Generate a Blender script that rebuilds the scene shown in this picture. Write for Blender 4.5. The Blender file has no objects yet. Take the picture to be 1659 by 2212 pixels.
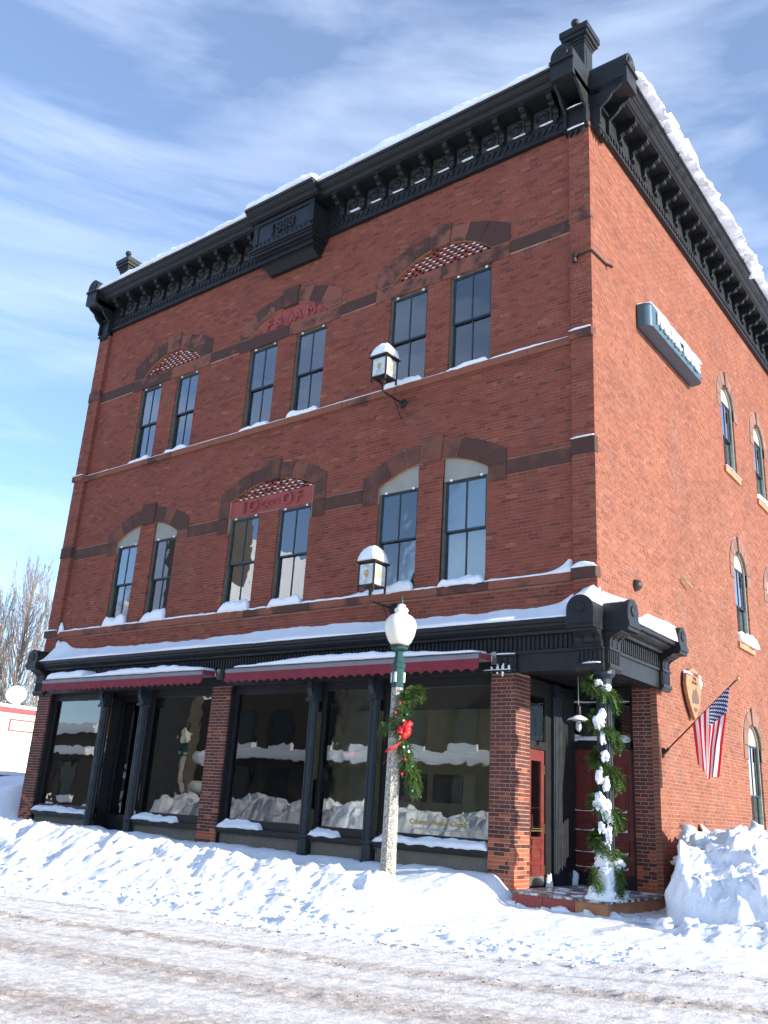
import bpy, bmesh, math, random
import numpy as np
from mathutils import Vector, Matrix
random.seed(7)
R = math.radians
sc = bpy.context.scene
col = sc.collection

# ------------------------------------------------------------------ camera
cd = bpy.data.cameras.new('camera'); cam = bpy.data.objects.new('camera', cd); col.objects.link(cam)
yaw, pitch, roll = R(-38.42953), R(18.44519), R(3.50152)
f = Vector((math.sin(yaw)*math.cos(pitch), math.cos(yaw)*math.cos(pitch), math.sin(pitch)))
rt = Vector((math.cos(yaw), -math.sin(yaw), 0)); up = rt.cross(f)
r2 = rt*math.cos(roll) + up*math.sin(roll); u2 = -rt*math.sin(roll) + up*math.cos(roll)
cam.matrix_world = Matrix(((r2.x, u2.x, -f.x, 6.10232), (r2.y, u2.y, -f.y, -13.72017), (r2.z, u2.z, -f.z, 1.59306), (0, 0, 0, 1)))
cd.sensor_fit = 'HORIZONTAL'; cd.sensor_width = 36; cd.lens = 36*1901.736/1659; cd.clip_start = .05; cd.clip_end = 6000
sc.camera = cam

# ------------------------------------------------------------------ light
SUN_EL, SUN_AZ = R(18.5), R(82)          # azimuth measured from +Y towards +X
w = bpy.data.worlds.new('World'); sc.world = w; w.use_nodes = True
nt = w.node_tree; N = nt.nodes; L = nt.links; N.clear()
sky = N.new('ShaderNodeTexSky'); sky.sky_type = 'NISHITA'; sky.sun_disc = False
sky.sun_elevation = SUN_EL; sky.sun_rotation = SUN_AZ; sky.air_density = .85; sky.dust_density = .05; sky.ozone_density = 3.5
tc = N.new('ShaderNodeTexCoord'); mp = N.new('ShaderNodeMapping'); mp.inputs['Scale'].default_value = (1.6, 1.1, 7.5); mp.inputs['Rotation'].default_value = (.35, .5, .4)
no = N.new('ShaderNodeTexNoise'); no.inputs['Scale'].default_value = 1.5; no.inputs['Detail'].default_value = 9; no.inputs['Roughness'].default_value = .55; no.inputs['Distortion'].default_value = .35
cr = N.new('ShaderNodeValToRGB'); cr.color_ramp.elements[0].position = .47; cr.color_ramp.elements[1].position = .80
cr.color_ramp.elements[0].color = (.09, .09, .09, 1); cr.color_ramp.elements[1].color = (.52, .52, .52, 1)
mx = N.new('ShaderNodeMix'); mx.data_type = 'RGBA'; mx.inputs[7].default_value = (5.0, 5.6, 6.6, 1)
bg = N.new('ShaderNodeBackground'); bg.inputs['Strength'].default_value = .15
wo = N.new('ShaderNodeOutputWorld')
L.new(tc.outputs['Generated'], mp.inputs['Vector']); L.new(mp.outputs[0], no.inputs['Vector']); L.new(no.outputs[0], cr.inputs[0])
tn = N.new('ShaderNodeMix'); tn.data_type = 'RGBA'; tn.blend_type = 'MULTIPLY'; tn.inputs[0].default_value = 1; tn.inputs[7].default_value = (1.02, 1.03, 1.05, 1)
L.new(sky.outputs[0], tn.inputs[6]); L.new(cr.outputs[0], mx.inputs[0]); L.new(tn.outputs[2], mx.inputs[6]); L.new(mx.outputs[2], bg.inputs['Color']); L.new(bg.outputs[0], wo.inputs[0])
sd = bpy.data.lights.new('sun', 'SUN'); sd.energy = 4.2; sd.angle = R(.53); sd.color = (1, .93, .83)
so = bpy.data.objects.new('sun', sd); col.objects.link(so)
sv = Vector((math.cos(SUN_EL)*math.sin(SUN_AZ), math.cos(SUN_EL)*math.cos(SUN_AZ), math.sin(SUN_EL)))
so.rotation_euler = sv.to_track_quat('Z', 'Y').to_euler(); so.location = sv*40
sc.view_settings.view_transform = 'Standard'; sc.view_settings.look = 'None'; sc.view_settings.gamma = 1
sc.view_settings.use_curve_mapping = False; sc.view_settings.exposure = 1.04

# ------------------------------------------------------------------ helpers
class MB:
    def __init__(s): s.v = []; s.f = []; s.uv = None
    def add(s, vs, fs):
        o = len(s.v); s.v += [tuple(p) for p in vs]; s.f += [tuple(i+o for i in q) for q in fs]; return s
    def box(s, x0, x1, y0, y1, z0, z1):
        return s.add([(x0,y0,z0),(x1,y0,z0),(x1,y1,z0),(x0,y1,z0),(x0,y0,z1),(x1,y0,z1),(x1,y1,z1),(x0,y1,z1)],
                     [(0,3,2,1),(4,5,6,7),(0,1,5,4),(1,2,6,5),(2,3,7,6),(3,0,4,7)])
    def prof(s, pts, a0, a1, ax):
        """extrude a 2D profile between a0 and a1 along ax ('x': pts=(y,z); 'y': pts=(x,z); 'z': pts=(x,y))"""
        m = {'x': lambda p, a: (a, p[0], p[1]), 'y': lambda p, a: (p[0], a, p[1]), 'z': lambda p, a: (p[0], p[1], a)}[ax]
        n = len(pts); vs = [m(p, a0) for p in pts]+[m(p, a1) for p in pts]
        fs = [(i, (i+1) % n, n+(i+1) % n, n+i) for i in range(n)]+[tuple(range(n-1, -1, -1)), tuple(range(n, 2*n))]
        return s.add(vs, fs)
    def ring(s, outer, inner, y0, y1):
        n = len(outer); vs = []
        for y in (y0, y1):
            vs += [(p[0], y, p[1]) for p in outer]+[(p[0], y, p[1]) for p in inner]
        fs = []
        for i in range(n):
            j = (i+1) % n
            fs += [(i, j, n+j, n+i), (2*n+i, 3*n+i, 3*n+j, 2*n+j), (i, 2*n+i, 2*n+j, j), (n+i, n+j, 3*n+j, 3*n+i)]
        return s.add(vs, fs)
    def tube(s, pts, r, n=8, cap=True):
        pts = [Vector(p) for p in pts]; rs = r if isinstance(r, (list, tuple)) else [r]*len(pts)
        vs = []; fs = []; ref = None
        for i, p in enumerate(pts):
            d = (pts[min(i+1, len(pts)-1)]-pts[max(i-1, 0)]).normalized()
            if ref is None: ref = d.orthogonal().normalized()
            a = (ref-d*ref.dot(d)); a = a.normalized() if a.length > 1e-6 else d.orthogonal().normalized(); ref = a; b = d.cross(a)
            for k in range(n):
                t = 2*math.pi*(k+.5)/n; vs.append(p+(a*math.cos(t)+b*math.sin(t))*rs[i])
        for i in range(len(pts)-1):
            for k in range(n): fs.append((i*n+k, i*n+(k+1) % n, (i+1)*n+(k+1) % n, (i+1)*n+k))
        if cap: fs += [tuple(range(n-1, -1, -1)), tuple(range((len(pts)-1)*n, len(pts)*n))]
        return s.add(vs, fs)
    def lathe(s, pr, c=(0, 0, 0), n=24, ph=0):
        vs = []; fs = []
        for (r, z) in pr:
            for k in range(n):
                t = 2*math.pi*k/n+ph; vs.append((c[0]+r*math.cos(t), c[1]+r*math.sin(t), c[2]+z))
        for i in range(len(pr)-1):
            for k in range(n): fs.append((i*n+k, i*n+(k+1) % n, (i+1)*n+(k+1) % n, (i+1)*n+k))
        fs += [tuple(range(n-1, -1, -1)), tuple(range((len(pr)-1)*n, len(pr)*n))]
        return s.add(vs, fs)
    def mesh(s, name, m, smooth=False, fixn=True):
        me = bpy.data.meshes.new(name); me.from_pydata(s.v, [], s.f)
        if fixn:
            b = bmesh.new(); b.from_mesh(me); bmesh.ops.recalc_face_normals(b, faces=b.faces); b.to_mesh(me); b.free()
        if m: me.materials.append(m)
        if smooth: me.polygons.foreach_set('use_smooth', [True]*len(me.polygons))
        me.update(); return me
    def build(s, name, m, parent=None, smooth=False, bevel=0, side=False, fixn=True, **tags):
        return place(s.mesh(name, m, smooth, fixn), name, parent, side=side, bevel=bevel, **tags)
def wloc(o):
    v = Vector(o['_w']) if '_w' in o else Vector((0, 0, 0)); return v
WL = {}
def place(me, name, parent=None, loc=(0, 0, 0), side=False, bevel=0, rot=None, **tags):
    o = bpy.data.objects.new(name, me); col.objects.link(o); o.location = loc
    if side: o.rotation_euler = (0, 0, math.pi/2)
    if rot: o.rotation_euler = rot
    if parent is not None:
        o.parent = parent; o.matrix_parent_inverse = WL[parent.name].inverted()
    q = Matrix.LocRotScale(Vector(loc), o.rotation_euler, None); WL[o.name] = q
    if bevel:
        b = o.modifiers.new('bevel', 'BEVEL'); b.width = bevel; b.segments = 1; b.limit_method = 'ANGLE'
    for k, v in tags.items(): o[k] = v
    return o
def thing(name, label, cat, loc, group=None):
    o = place(None, name, None, loc, label=label, category=cat)
    if group: o['group'] = group
    return o
def copytree(o, parent=None):
    c = o.copy(); col.objects.link(c); WL[c.name] = WL.get(o.name, Matrix())
    if parent is not None: c.parent = parent
    for ch in o.children: copytree(ch, c)
    return c

# ------------------------------------------------------------------ materials
def nodes(name):
    m = bpy.data.materials.new(name); m.use_nodes = True; t = m.node_tree; b = t.nodes['Principled BSDF']; return m, t, b
def noise(t, scale, detail=4, rough=.55, vec=None, mapscale=None):
    n = t.nodes.new('ShaderNodeTexNoise'); n.inputs['Scale'].default_value = scale; n.inputs['Detail'].default_value = detail; n.inputs['Roughness'].default_value = rough
    if vec is None:
        g = t.nodes.new('ShaderNodeNewGeometry'); vec = g.outputs['Position']
    if mapscale:
        mp = t.nodes.new('ShaderNodeMapping'); mp.inputs['Scale'].default_value = mapscale; t.links.new(vec, mp.inputs[0]); vec = mp.outputs[0]
    t.links.new(vec, n.inputs['Vector']); return n.outputs[0]
def ramp(t, src, stops, interp='LINEAR'):
    r = t.nodes.new('ShaderNodeValToRGB'); cr = r.color_ramp; cr.interpolation = interp
    while len(cr.elements) < len(stops): cr.elements.new(.5)
    for e, (p, c) in zip(cr.elements, stops):
        e.position = p; e.color = (*c, 1) if isinstance(c, tuple) else (c, c, c, 1)
    t.links.new(src, r.inputs[0]); return r.outputs[0]
def mixc(t, fac, a, b, mode='MIX'):
    m = t.nodes.new('ShaderNodeMix'); m.data_type = 'RGBA'; m.blend_type = mode
    for s, i in ((fac, 0), (a, 6), (b, 7)):
        if isinstance(s, (int, float)): m.inputs[i].default_value = s
        elif isinstance(s, tuple): m.inputs[i].default_value = (*s, 1)
        else: t.links.new(s, m.inputs[i])
    return m.outputs[2]
def bump(t, b, h, strength=.4, dist=.01):
    n = t.nodes.new('ShaderNodeBump'); n.inputs['Strength'].default_value = strength; n.inputs['Distance'].default_value = dist
    t.links.new(h, n.inputs['Height']); t.links.new(n.outputs[0], b.inputs['Normal'])
def math_(t, op, a, b=None):
    m = t.nodes.new('ShaderNodeMath'); m.operation = op
    for i, s in enumerate((a, b)):
        if s is None: continue
        if isinstance(s, (int, float)): m.inputs[i].default_value = s
        else: t.links.new(s, m.inputs[i])
    return m.outputs[0]
def plain(name, c, rough=.6, metal=0, var=.12, vs=3.0, bs=0, bscale=60, spec=.5):
    m, t, b = nodes(name); n = noise(t, vs, 5)
    k = ramp(t, n, [(.3, tuple(x*(1-var) for x in c)), (.7, tuple(min(1, x*(1+var)) for x in c))])
    t.links.new(k, b.inputs['Base Color']); b.inputs['Roughness'].default_value = rough; b.inputs['Metallic'].default_value = metal
    b.inputs['Specular IOR Level'].default_value = spec
    if bs: bump(t, b, noise(t, bscale, 3), bs, .005)
    return m
def brickmat(name, stops, patch=None, grain=.25):
    m, t, b = nodes(name); g = t.nodes.new('ShaderNodeNewGeometry'); oi = t.nodes.new('ShaderNodeObjectInfo')
    s = math_(t, 'FRACT', math_(t, 'ADD', g.outputs['Random Per Island'], oi.outputs['Random']))
    c = ramp(t, s, stops)
    big = noise(t, .55, 3); c = mixc(t, 1.0, c, ramp(t, big, [(.3, .87), (.7, 1.08)]), 'MULTIPLY')
    fine = noise(t, 30, 4); c = mixc(t, grain, c, ramp(t, fine, [(.3, (.5, .45, .45)), (.75, (1.35, 1.2, 1.1))]), 'MULTIPLY')
    if patch:   # efflorescence / soot staining
        st = noise(t, 1.1, 6, .6, mapscale=(1, 1, .45)); c = mixc(t, ramp(t, st, [(.56, 0.0), (.72, patch[0])]), c, patch[1]); s2 = noise(t, .8, 6, .65, mapscale=(1, 1, .35)); s2 = math_(t, 'ADD', s2, 0.0); c = mixc(t, ramp(t, s2, [(.57, 0.0), (.74, .13)]), c, (.36, .23, .17))
    t.links.new(c, b.inputs['Base Color']); b.inputs['Roughness'].default_value = .88; b.inputs['Specular IOR Level'].default_value = .25
    bump(t, b, noise(t, 70, 3), .5, .004); return m
M = {}
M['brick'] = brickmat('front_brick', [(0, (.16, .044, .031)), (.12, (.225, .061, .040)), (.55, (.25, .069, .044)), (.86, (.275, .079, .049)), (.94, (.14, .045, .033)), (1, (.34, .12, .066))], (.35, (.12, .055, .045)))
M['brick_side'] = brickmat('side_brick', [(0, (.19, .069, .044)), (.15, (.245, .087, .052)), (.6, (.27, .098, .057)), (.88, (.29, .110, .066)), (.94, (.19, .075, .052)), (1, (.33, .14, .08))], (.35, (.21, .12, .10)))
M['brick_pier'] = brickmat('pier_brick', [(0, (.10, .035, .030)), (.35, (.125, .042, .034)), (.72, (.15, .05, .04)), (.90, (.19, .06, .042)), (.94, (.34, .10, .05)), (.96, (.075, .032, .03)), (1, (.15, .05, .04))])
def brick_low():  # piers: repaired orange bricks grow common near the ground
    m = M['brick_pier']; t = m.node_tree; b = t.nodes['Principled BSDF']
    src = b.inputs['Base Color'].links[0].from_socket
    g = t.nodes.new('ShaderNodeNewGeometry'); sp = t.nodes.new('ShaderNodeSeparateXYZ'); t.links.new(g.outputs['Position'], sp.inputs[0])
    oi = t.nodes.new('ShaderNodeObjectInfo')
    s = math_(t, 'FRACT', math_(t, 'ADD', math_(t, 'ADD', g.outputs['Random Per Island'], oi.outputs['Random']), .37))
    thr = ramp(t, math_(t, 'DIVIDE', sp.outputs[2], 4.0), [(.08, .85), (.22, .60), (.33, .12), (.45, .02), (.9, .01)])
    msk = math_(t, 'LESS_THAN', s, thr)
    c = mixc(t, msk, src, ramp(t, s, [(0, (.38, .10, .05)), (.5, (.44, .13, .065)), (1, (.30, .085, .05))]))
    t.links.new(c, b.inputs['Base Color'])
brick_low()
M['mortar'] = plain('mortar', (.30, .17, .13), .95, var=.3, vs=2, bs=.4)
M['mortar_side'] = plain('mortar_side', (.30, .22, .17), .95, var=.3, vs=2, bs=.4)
M['mortar_pale'] = plain('mortar_pale', (.42, .35, .27), .95, var=.15, bs=.4)
def stone(name, a, bcol, lo, hi, seedscale=2.2):
    m, t, b = nodes(name); oi = t.nodes.new('ShaderNodeObjectInfo'); g = t.nodes.new('ShaderNodeNewGeometry')
    n = noise(t, seedscale, 7, .62, mapscale=(1, 1, 1.2)); n = math_(t, 'ADD', n, math_(t, 'MULTIPLY', math_(t, 'SUBTRACT', oi.outputs['Random'], .5), .32))
    c = mixc(t, ramp(t, n, [(lo, 0.0), (hi, 1.0)]), a, bcol); c = mixc(t, .35, c, ramp(t, noise(t, 35, 4), [(.3, .45), (.7, 1.3)]), 'MULTIPLY')
    t.links.new(c, b.inputs['Base Color']); b.inputs['Roughness'].default_value = .85; b.inputs['Specular IOR Level'].default_value = .3
    bump(t, b, noise(t, 25, 5), .5, .008); return m
M['stone_stained'] = stone('stained_sandstone', (.078, .038, .030), (.235, .085, .055), .50, .64)
M['stone_dark'] = stone('dark_sandstone', (.088, .041, .032), (.20, .076, .050), .42, .68)
M['stone_sill'] = stone('sill_sandstone', (.26, .09, .055), (.09, .042, .033), .50, .62, 1.2)
M['stone_side'] = stone('side_sandstone', (.16, .085, .065), (.26, .14, .10), .35, .75)
M['stone_orange'] = plain('orange_sandstone', (.42, .19, .09), .85, var=.2, bs=.4)
M['redpaint_stone'] = plain('red_painted_stone', (.30, .062, .052), .7, var=.12, bs=.3, bscale=30)
def paintmat(name, c, rough=.45):
    m, t, b = nodes(name); n = noise(t, 8, 6); k = ramp(t, n, [(.25, tuple(x*.75 for x in c)), (.75, tuple(x*1.25 for x in c))])
    t.links.new(k, b.inputs['Base Color']); t.links.new(ramp(t, noise(t, 5, 4), [(.3, rough*.8), (.7, min(1, rough*1.3))]), b.inputs['Roughness'])
    b.inputs['Specular IOR Level'].default_value = .32; bump(t, b, noise(t, 40, 3), .1, .002); return m
M['black'] = paintmat('black_paint', (.014, .0145, .0155))
M['black_side'] = M['black']
M['bluegrey'] = paintmat('blue_grey_paint', (.018, .024, .032), .4)
M['tan'] = paintmat('tan_paint', (.055, .049, .038), .6)
M['bulk'] = plain('bulkhead_paint', (.21, .19, .15), .7, var=.1)
M['frame_sunlit'] = paintmat('frame_sunlit_green', (.30, .34, .27), .6)  # lighter copy of the frame paint: sunlight on the side windows put into the colour
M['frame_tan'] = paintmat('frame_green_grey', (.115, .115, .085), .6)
M['sash'] = paintmat('sash_paint', (.028, .040, .055), .4)
M['board'] = plain('tympanum_board', (.30, .29, .25), .8, var=.08, bs=.5, bscale=50)
M['maroon'] = plain('maroon_canvas', (.20, .022, .038), .85, var=.1, bs=.3, bscale=120)
M['door_red'] = paintmat('door_red_paint', (.155, .032, .026), .4)
M['alu'] = plain('grey_aluminium', (.20, .20, .22), .45, .3, var=.08)
M['steel'] = plain('dull_steel', (.32, .33, .30), .35, .8, var=.2, vs=12)
M['brass'] = plain('brass', (.55, .42, .15), .35, .9)
M['bronze'] = plain('dark_bronze', (.045, .030, .022), .5, .4, var=.3, vs=15)
M['white'] = plain('white_plastic', (.8, .8, .8), .5, var=.03)
M['porchfloor'] = None
def glass(name, k=1.9, tint=(.80, .86, .84)):
    m = bpy.data.materials.new(name); m.use_nodes = True; t = m.node_tree; t.nodes.clear()
    o = t.nodes.new('ShaderNodeOutputMaterial'); mi = t.nodes.new('ShaderNodeMixShader'); tr = t.nodes.new('ShaderNodeBsdfTransparent'); gl = t.nodes.new('ShaderNodeBsdfGlossy')
    fr = t.nodes.new('ShaderNodeFresnel'); fr.inputs['IOR'].default_value = 1.5; tr.inputs[0].default_value = (*tint, 1); gl.inputs['Roughness'].default_value = 0.0
    bp = t.nodes.new('ShaderNodeBump'); bp.inputs['Strength'].default_value = .12; bp.inputs['Distance'].default_value = .02
    t.links.new(noise(t, 1.6, 2), bp.inputs['Height']); t.links.new(bp.outputs[0], gl.inputs['Normal'])
    f = math_(t, 'MINIMUM', math_(t, 'MULTIPLY', fr.outputs[0], k), 1.0)
    t.links.new(f, mi.inputs[0]); t.links.new(tr.outputs[0], mi.inputs[1]); t.links.new(gl.outputs[0], mi.inputs[2]); t.links.new(mi.outputs[0], o.inputs[0]); return m
M['glass'] = glass('window_glass', 4.6)
M['glass_shop'] = glass('shop_glass', 2.8, (.90, .94, .92))
def frosted():
    m = bpy.data.materials.new('frosted_glass'); m.use_nodes = True; t = m.node_tree; b = t.nodes['Principled BSDF']
    t.links.new(ramp(t, noise(t, 9, 5), [(.35, (.42, .47, .45)), (.65, (.66, .72, .70))]), b.inputs['Base Color'])
    b.inputs['Roughness'].default_value = .25; return m
M['frost'] = frosted()
def snow(name, c=(.90, .92, .95), bs=.5, fine=45, coarse=9):
    m, t, b = nodes(name); k = ramp(t, noise(t, 3, 4), [(.3, tuple(x*.96 for x in c)), (.7, c)]); t.links.new(k, b.inputs['Base Color'])
    b.inputs['Roughness'].default_value = .75; b.inputs['Specular IOR Level'].default_value = .25
    h = math_(t, 'ADD', noise(t, coarse, 5, .6), math_(t, 'MULTIPLY', noise(t, fine, 4, .7), .5)); bump(t, b, h, bs, .03); return m
M['snow'] = snow('soft_snow', bs=.22)
M['snow_rough'] = snow('plowed_snow', bs=.9, fine=38, coarse=7)
M['cedar'] = None
def leafmat(name, a, c):
    m, t, b = nodes(name); g = t.nodes.new('ShaderNodeNewGeometry'); t.links.new(ramp(t, g.outputs['Random Per Island'], [(0, a), (1, c)]), b.inputs['Base Color'])
    b.inputs['Roughness'].default_value = .6; b.inputs['Specular IOR Level'].default_value = .3; return m
M['cedar'] = leafmat('cedar_green', (.025, .06, .014), (.095, .165, .03))
M['conc'] = None
def aggregate():
    m, t, b = nodes('exposed_aggregate_concrete'); v = t.nodes.new('ShaderNodeTexVoronoi'); v.inputs['Scale'].default_value = 75
    g = t.nodes.new('ShaderNodeNewGeometry'); t.links.new(g.outputs['Position'], v.inputs['Vector'])
    sp = t.nodes.new('ShaderNodeSeparateColor'); t.links.new(v.outputs['Color'], sp.inputs[0])
    t.links.new(ramp(t, sp.outputs[0], [(0, (.10, .09, .08)), (.35, (.26, .24, .20)), (.7, (.42, .39, .33)), (1, (.65, .62, .56))]), b.inputs['Base Color'])
    b.inputs['Roughness'].default_value = .8; bump(t, b, v.outputs['Distance'], .5, .006); return m
M['conc'] = aggregate()
M['green'] = paintmat('green_iron', (.022, .07, .062), .4)
M['globe'] = plain('cream_acrylic_globe', (.80, .76, .62), .35, var=.03)
M['red'] = plain('red_ribbon', (.62, .02, .02), .5, var=.12, vs=12)
M['interior'] = plain('interior_wall', (.62, .50, .26), .9, var=.1)
M['interior_dark'] = plain('dark_room', (.05, .045, .04), .95)
M['blind'] = plain('pale_blind', (.52, .52, .50), .9, var=.05)
def text_mesh(s, size, ext, mat, bevel=0):
    cu = bpy.data.curves.new('t', 'FONT'); cu.body = s; cu.size = size; cu.extrude = ext; cu.align_x = 'CENTER'; cu.align_y = 'CENTER'; cu.resolution_u = 3; cu.bevel_depth = bevel; cu.bevel_resolution = 0
    o = bpy.data.objects.new('t', cu); col.objects.link(o); dg = bpy.context.evaluated_depsgraph_get(); dg.update()
    me = bpy.data.meshes.new_from_object(o.evaluated_get(dg)); bpy.data.objects.remove(o); me.materials.clear(); me.materials.append(mat); return me
# numpy fractal noise
_rs = np.random.RandomState(3); _T = _rs.rand(256, 256)
def vn(x, y):
    xi = np.floor(x).astype(int); yi = np.floor(y).astype(int); fx = x-xi; fy = y-yi; fx = fx*fx*(3-2*fx); fy = fy*fy*(3-2*fy)
    g = lambda a, b: _T[a % 256, b % 256]
    return (g(xi, yi)*(1-fx)+g(xi+1, yi)*fx)*(1-fy)+(g(xi, yi+1)*(1-fx)+g(xi+1, yi+1)*fx)*fy-.5
def fbm(x, y, o=5, g=.5):
    s = 0; a = 1
    for i in range(o): s = s+a*vn(x*2**i+17.3*i, y*2**i+9.1*i); a *= g
    return s
def sst(a, b, x): t = np.clip((x-a)/(b-a), 0, 1); return t*t*(3-2*t)
def f1(x, y=0.0, o=4): return float(fbm(np.array([x], float), np.array([y], float), o)[0])
def lump(q, c, rx, ry, rz, seed, n=12, rough=.25, base=None):
    vs = []; fs = []; m_ = n//2+1
    for i in range(m_+1):
        th = math.pi*i/m_
        for k in range(n):
            ph = 2*math.pi*k/n; d = Vector((math.sin(th)*math.cos(ph), math.sin(th)*math.sin(ph), math.cos(th))); e = 1+rough*2*f1(d.x*1.5+seed*3.1, d.y*1.5+d.z*2.3+seed, 3)
            p = (c[0]+rx*d.x*e, c[1]+ry*d.y*e, c[2]+rz*d.z*e); 
            if base is not None and p[2] < base: p = (p[0], p[1], base)
            vs.append(p)
    for i in range(m_):
        for k in range(n): fs.append((i*n+k, i*n+(k+1) % n, (i+1)*n+(k+1) % n, (i+1)*n+k))
    q.add(vs, fs)
# ------------------------------------------------------------------ building
CH, BLN, JT = .0685, .2165, .0095
B = thing('brick_building', 'three-storey red brick corner block with black bracketed cornice, arched sandstone window heads and a shopfront', 'building', (-8.2, 10, 0))
ZT = 15.16
BAYS = [(-12.76, .325, 1.24, 1.26, 1.67), (-8.22, .32, 1.32, 1.36, 1.74), (-3.62, .30, 1.34, 1.36, 1.77)]   # centre, inner, outer window edge, arch inner, arch outer
def arcz(u, w, z0, z1):     # height of a segmental arc of half-width w springing z0, crown z1
    h = z1-z0; r = (w*w+h*h)/(2*h); return (z1-r)+math.sqrt(max(0, r*r-u*u))
def arcw(z, w, z0, z1):     # half-width at height z
    h = z1-z0; r = (w*w+h*h)/(2*h); c = z1-r; return math.sqrt(max(0, r*r-(z-c)**2))
S3, T3, S2, T2 = 10.29, 12.62, 5.68, 7.88
def A3(b): return dict(wi=b[3]-.03, zi=13.0, ci=13.55, wo=b[4], zo=13.42, co=13.93, zb=12.97, key=(.29, 14.04))
def A2(b, mid): return dict(wi=b[3]+.02, zi=8.44, ci=8.80, wo=b[4], zo=8.66, co=9.17, zb=7.64, key=(.27, 9.28)) if mid else dict(wi=b[3], zi=7.98, ci=8.38, wo=b[4], zo=8.27, co=8.80, zb=7.64, key=(.29, 8.89))
def front_excl(z):
    out = []
    for i, b in enumerate(BAYS):
        c = b[0]
        if S3 < z < T3: out += [(c-b[2], c-b[1]), (c+b[1], c+b[2])]
        a = A3(b)
        if T3 <= z < a['co']: out.append((c-a['wo']+.01, c+a['wo']-.01) if z < a['zo'] else (c-arcw(z, a['wo'], a['zo'], a['co'])+.02, c+arcw(z, a['wo'], a['zo'], a['co'])-.02))
        a = A2(b, i == 1)
        if a['zb'] <= z < a['co']:
            wo_ = a['wo'] if z < a['zo'] else arcw(z, a['wo'], a['zo'], a['co'])
            if i == 1:
                if z > 8.0: out.append((c-wo_+.01, c+wo_-.01))
                else: out += [(c-wo_+.01, c-b[1]), (c+b[1], c+wo_-.01)]
            else:
                if z > a['zi']: out.append((c-wo_+.01, c-.31)); out.append((c+.31, c+wo_-.01))
                else: out += [(c-wo_+.01, c-b[1]), (c+b[1], c+wo_-.01)]
                if z > 8.36: out.append((c-.32, c+.32))
        elif S2 < z <= a['zb']: out += [(c-b[2], c-b[1]), (c+b[1], c+b[2])]
    if 12.68 < z < 12.97 or 7.72 < z < 8.03: out += [(-16.0, -14.43), (-11.09, -9.96), (-6.48, -5.39), (-1.85, -.455)]
    if 10.11 < z < 10.29 or 5.48 < z < 5.66: out.append((-99, 99))
    return out
def subtract(a, b, ex):
    iv = [(a, b)]
    for (c, d) in ex:
        n = []
        for (p, q) in iv:
            if d <= p or c >= q: n.append((p, q)); continue
            if c > p: n.append((p, c))
            if d < q: n.append((d, q))
        iv = n
    return iv
def rows(mb, u0, u1, z0, z1, y, ex, seed=0, dep=.115):
    rg = random.Random(seed); n = int((z1-z0)/CH+.01)
    for i in range(n):
        z = z0+i*CH; zm = z+CH/2; hd = (i % 7 == 3); bl = BLN/2 if hd else BLN; off = (BLN/4 if hd else (BLN/2 if i % 2 else 0))+rg.uniform(-.02, .02)
        for (a, b) in subtract(u0, u1, ex(zm)):
            if b-a < .03: continue
            k = math.floor((a-off)/bl); p = a
            while p < b-.005:
                q = off+(k+1)*bl; k += 1
                if q-p < .04: continue
                if b-q < .04: q = b
                q = min(q, b)
                l = p+(JT/2 if p > a else 0); r = q-(JT/2 if q < b else 0); jy = y+rg.uniform(-.0022, .0022); zz = z+rg.uniform(-.0008, .0008); t = rg.uniform(-.0015, .0015)
                zb = zz+JT/2; zu = zz+CH-JT/2
                mb.add([(l, jy, zb), (r, jy+t, zb), (r, jy+t, zu), (l, jy, zu), (l, y+dep, zb), (r, y+dep, zb), (r, y+dep, zu), (l, y+dep, zu)],
                       [(0, 1, 2, 3), (1, 5, 6, 2), (4, 0, 3, 7), (3, 2, 6, 7), (4, 5, 1, 0)])
                p = q
def backing(mb, u0, u1, zs, ex, y0, y1):
    zs = sorted(set(zs))
    for a, b in zip(zs, zs[1:]):
        for (p, q) in subtract(u0, u1, ex((a+b)/2)): mb.box(p, q, y0, y1, a, b)
# front wall
def front_holes(z):
    out = []
    for i, b in enumerate(BAYS):
        c = b[0]; g = .006; a = A3(b); e = A2(b, i == 1)
        if S3-.1 < z < T3+.05: out += [(c-b[2]-g, c-b[1]+g), (c+b[1]-g, c+b[2]+g)]
        if a['zb']-.05 < z < a['ci']: out.append((c-a['wi']-.02, c+a['wi']+.02))
        if i == 1:
            if S2-.1 < z < 8.02: out += [(c-b[2]-g, c-b[1]+g), (c+b[1]-g, c+b[2]+g)]
            if 8.02 <= z < e['ci']: out.append((c-e['wi'], c+e['wi']))
        elif S2-.1 < z < e['ci']: out += [(c-b[2]-g, c-.30), (c+.30, c+b[2]+g)]
    return out
m = MB(); backing(m, -16.0, -.46, [4.5, S2-.1, 7.98, 8.02, 8.38, 8.8, S3-.1, T3+.05, 12.92, 13.55, ZT], front_holes, .005, .38); m.build('wall', M['mortar'], B)
for a_, b_ in ((-.44, -.009), (-16.49, -16.015)): m = MB(); m.box(a_, b_, -.096, .38, 4.5, ZT); m.build('pilaster_core', M['mortar'], B)
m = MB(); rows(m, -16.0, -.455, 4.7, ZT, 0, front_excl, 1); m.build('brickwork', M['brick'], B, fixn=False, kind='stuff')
pex = lambda z: [(-99, 99)] if (12.76 < z < 13.08 or 7.80 < z < 8.12 or 10.14 < z < 10.31 or 5.48 < z < 5.68) else []
m = MB(); rows(m, -.45, 0, 4.3, ZT, -.1, pex, 2, .1); m.build('pilaster_brickwork', M['brick'], B, fixn=False, kind='stuff')
m = MB(); rows(m, -16.5, -16.0, 4.3, ZT, -.1, pex, 3, .11); m.build('pilaster_brickwork', M['brick'], B, fixn=False, kind='stuff')
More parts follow.
